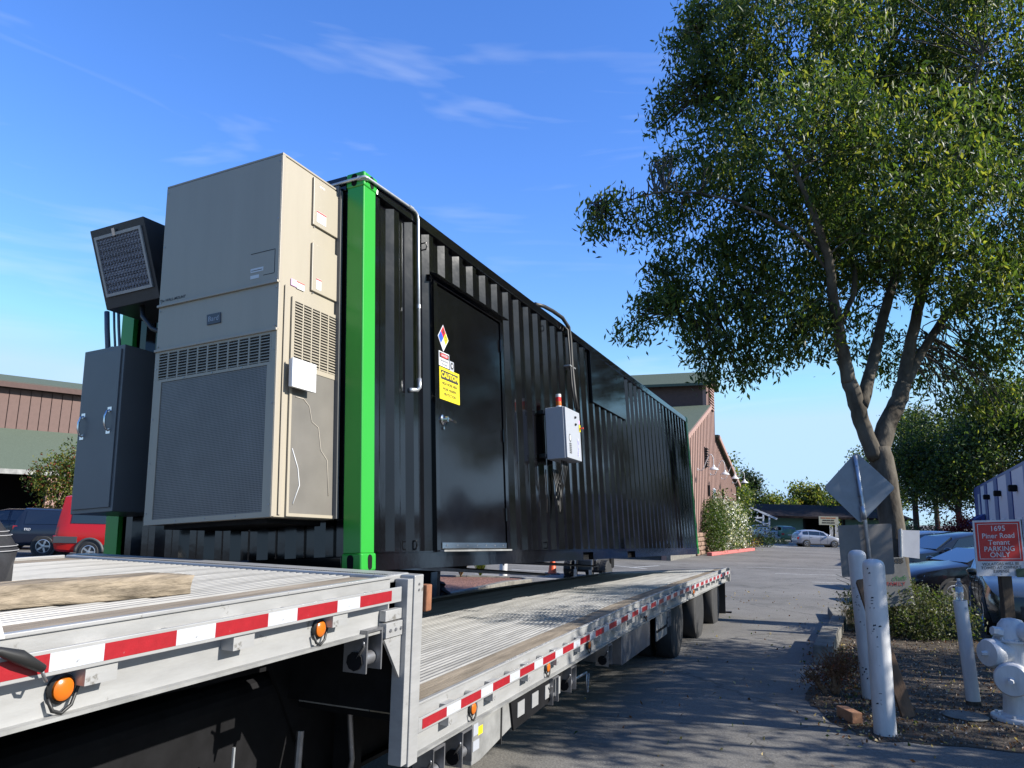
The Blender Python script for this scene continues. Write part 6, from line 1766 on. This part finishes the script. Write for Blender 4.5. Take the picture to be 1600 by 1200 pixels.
        MB().box(xr - .03, xr + .2, .7 * w0 * sg, .945 * w0 * sg, zr - .16, zr + .06).build('tail_light', m_tail, t, bevel=.02)
        xm = S['st'][4][0] - .22; ym, zm = edge(xm, 5)
        m_ = MB().lathe([(.03, -.11), (.085, -.06), (.1, 0), (.085, .07), (.03, .1)], 12, Matrix.Translation((xm, (ym + .14) * sg, zm + .07)) @ Matrix.Rotation(math.pi / 2, 4, 'X') @ Matrix.Scale(.7, 4, (0, 1, 0))).build('mirror', pm, t, smooth=True)
        for hx in ((.2, -.75) if kind not in ('pickup',) else (-.15,)):
            yh, _z = edge(hx, 4)
            MB().box(hx - .08, hx + .06, (yh - .01) * sg, (yh + .025) * sg, _z + .0, _z + .03).build('door_handle', pm, t, bevel=.006)
        # door seams
        for sx_ in [S['glass'][0][0] + .05] + [g_[1] for g_ in S['glass'][:2]]:
            pts = []
            for k in (2, 3, 4, 5):
                ye, ze = edge(sx_, k); pts.append((sx_, (ye + .001) * sg, ze))
            MB().tube(pts, .006, 4).build('door_seam', m_trim, t)
        MB().box(S['wx'][1] + r * 1.2, S['wx'][0] - r * 1.2, w0 * .90 * sg, w0 * .985 * sg, S['st'][5][1] - .02, S['st'][5][1] + (.3 if clad else .1)).build('side_skirt', m_trim, t, bevel=.01)
    if clad:
        for sg in (1, -1):
            MB().box(S['wx'][1] - r * 1.2, S['st'][-2][0] + .02, w0 * .93 * sg, w0 * 1.0 * sg, .62, .84).build('side_cladding', mat('grey cladding', (.06, .065, .07), .6), t, bevel=.01)
            MB().tube([(S['wx'][1] - r * 1.3 * math.cos(a), w0 * .99 * sg, r + r * 1.3 * math.sin(a)) for a in [math.pi * k / 12 for k in range(13)]], .05, 6).build('arch_flare', mat('grey cladding', (.06, .065, .07), .6), t, smooth='all')
    MB().box(xf - .1, xf + .045, -.5 * w0, .5 * w0, zf - .3, zf - .1).build('grille', m_trim, t, bevel=.01)
    MB().box(xf + .03, xf + .055, -.26, .26, .42, .53).build('number_plate', m_signwhite, t)
    MB().box(S['st'][-1][0] - .03, S['st'][-1][0] + .02, -.26, .26, .72 if kind != 'sedan' else .6, .83 if kind != 'sedan' else .71).build('number_plate', m_signwhite, t)
    return t
silver = paint('silver car paint', (.42, .44, .5), .28, .45)
blackp = paint('black car paint', (.012, .013, .018), .12)
bluep = paint('dark blue car paint', (.012, .018, .035), .14)
whitep = paint('white car paint', (.55, .57, .6), .2)
redp = paint('red van paint', (.5, .01, .01), .25)
greenp = paint('faded green paint', (.09, .19, .115), .5)
greyp = paint('dark grey green car paint', (.03, .036, .034), .14)
def gcar(kind, label, cat, px, Y, yaw, pm, **k):
    p = ground_at(px, Y)
    return car(kind, label, cat, p, math.radians(yaw), pm, **k)
gcar('hatch', 'silver hatchback standing side-on in front of the dark open garage', 'car', 1278, 70, 0, silver)
wpk = gcar('pickup', 'white pickup truck parked under the white-framed gable porch', 'pickup truck', 1190, 88, 100, whitep, name='pickup_truck')
gpk = gcar('suv', 'boxy faded green off-road vehicle parked by the green wall', 'off-road car', 1222, 87, 95, greenp)
bs = gcar('sedan', 'black sedan with a low hood, parked nose out behind the tenant parking sign', 'car', 1540, 19.2, 183, blackp)
gcar('suv', 'dark blue SUV with roof rails, parked just behind the black sedan', 'car', 1488, 23.2, 183, bluep)
gcar('hatch', 'dark hatchback with pale blue windscreen glare, between the white SUV and the dark SUV', 'car', 1484, 28.2, 182, greyp)
gcar('suv', 'white SUV with tinted windows parked in the farther row of the lot', 'car', 1490, 36.5, -2, whitep)
gcar('sedan', 'white sedan mostly hidden by the tree trunk in the farthest row', 'car', 1432, 43, -2, whitep)
sh = (10.1, 15.1)
car('sedan', 'dark grey-green car nose-on behind the wooden sign post at the right edge', 'car', (sh[0], sh[1], gz(sh[1])), math.atan2(-.89, -.45), greyp)
gcar('van', 'bright red van with grey side cladding, left of the container', 'van', 219, 27.5, 6, redp, clad=True, name='parked_van')
tk = gcar('canopy', 'dark blue pickup with a windowed canopy over its bed, behind the red van', 'pickup truck', 142, 30, 10, bluep, name='pickup_truck')
text('TRD', .12, (-2.05, -.985, .98), (1, 0, 0), (0, 0, 1), m_signwhite, tk, bold=.004, shear=.2)
gcar('suv', 'dark SUV with a pale roof, leftmost of the vehicles on the left', 'car', 62, 34, 12, bluep)
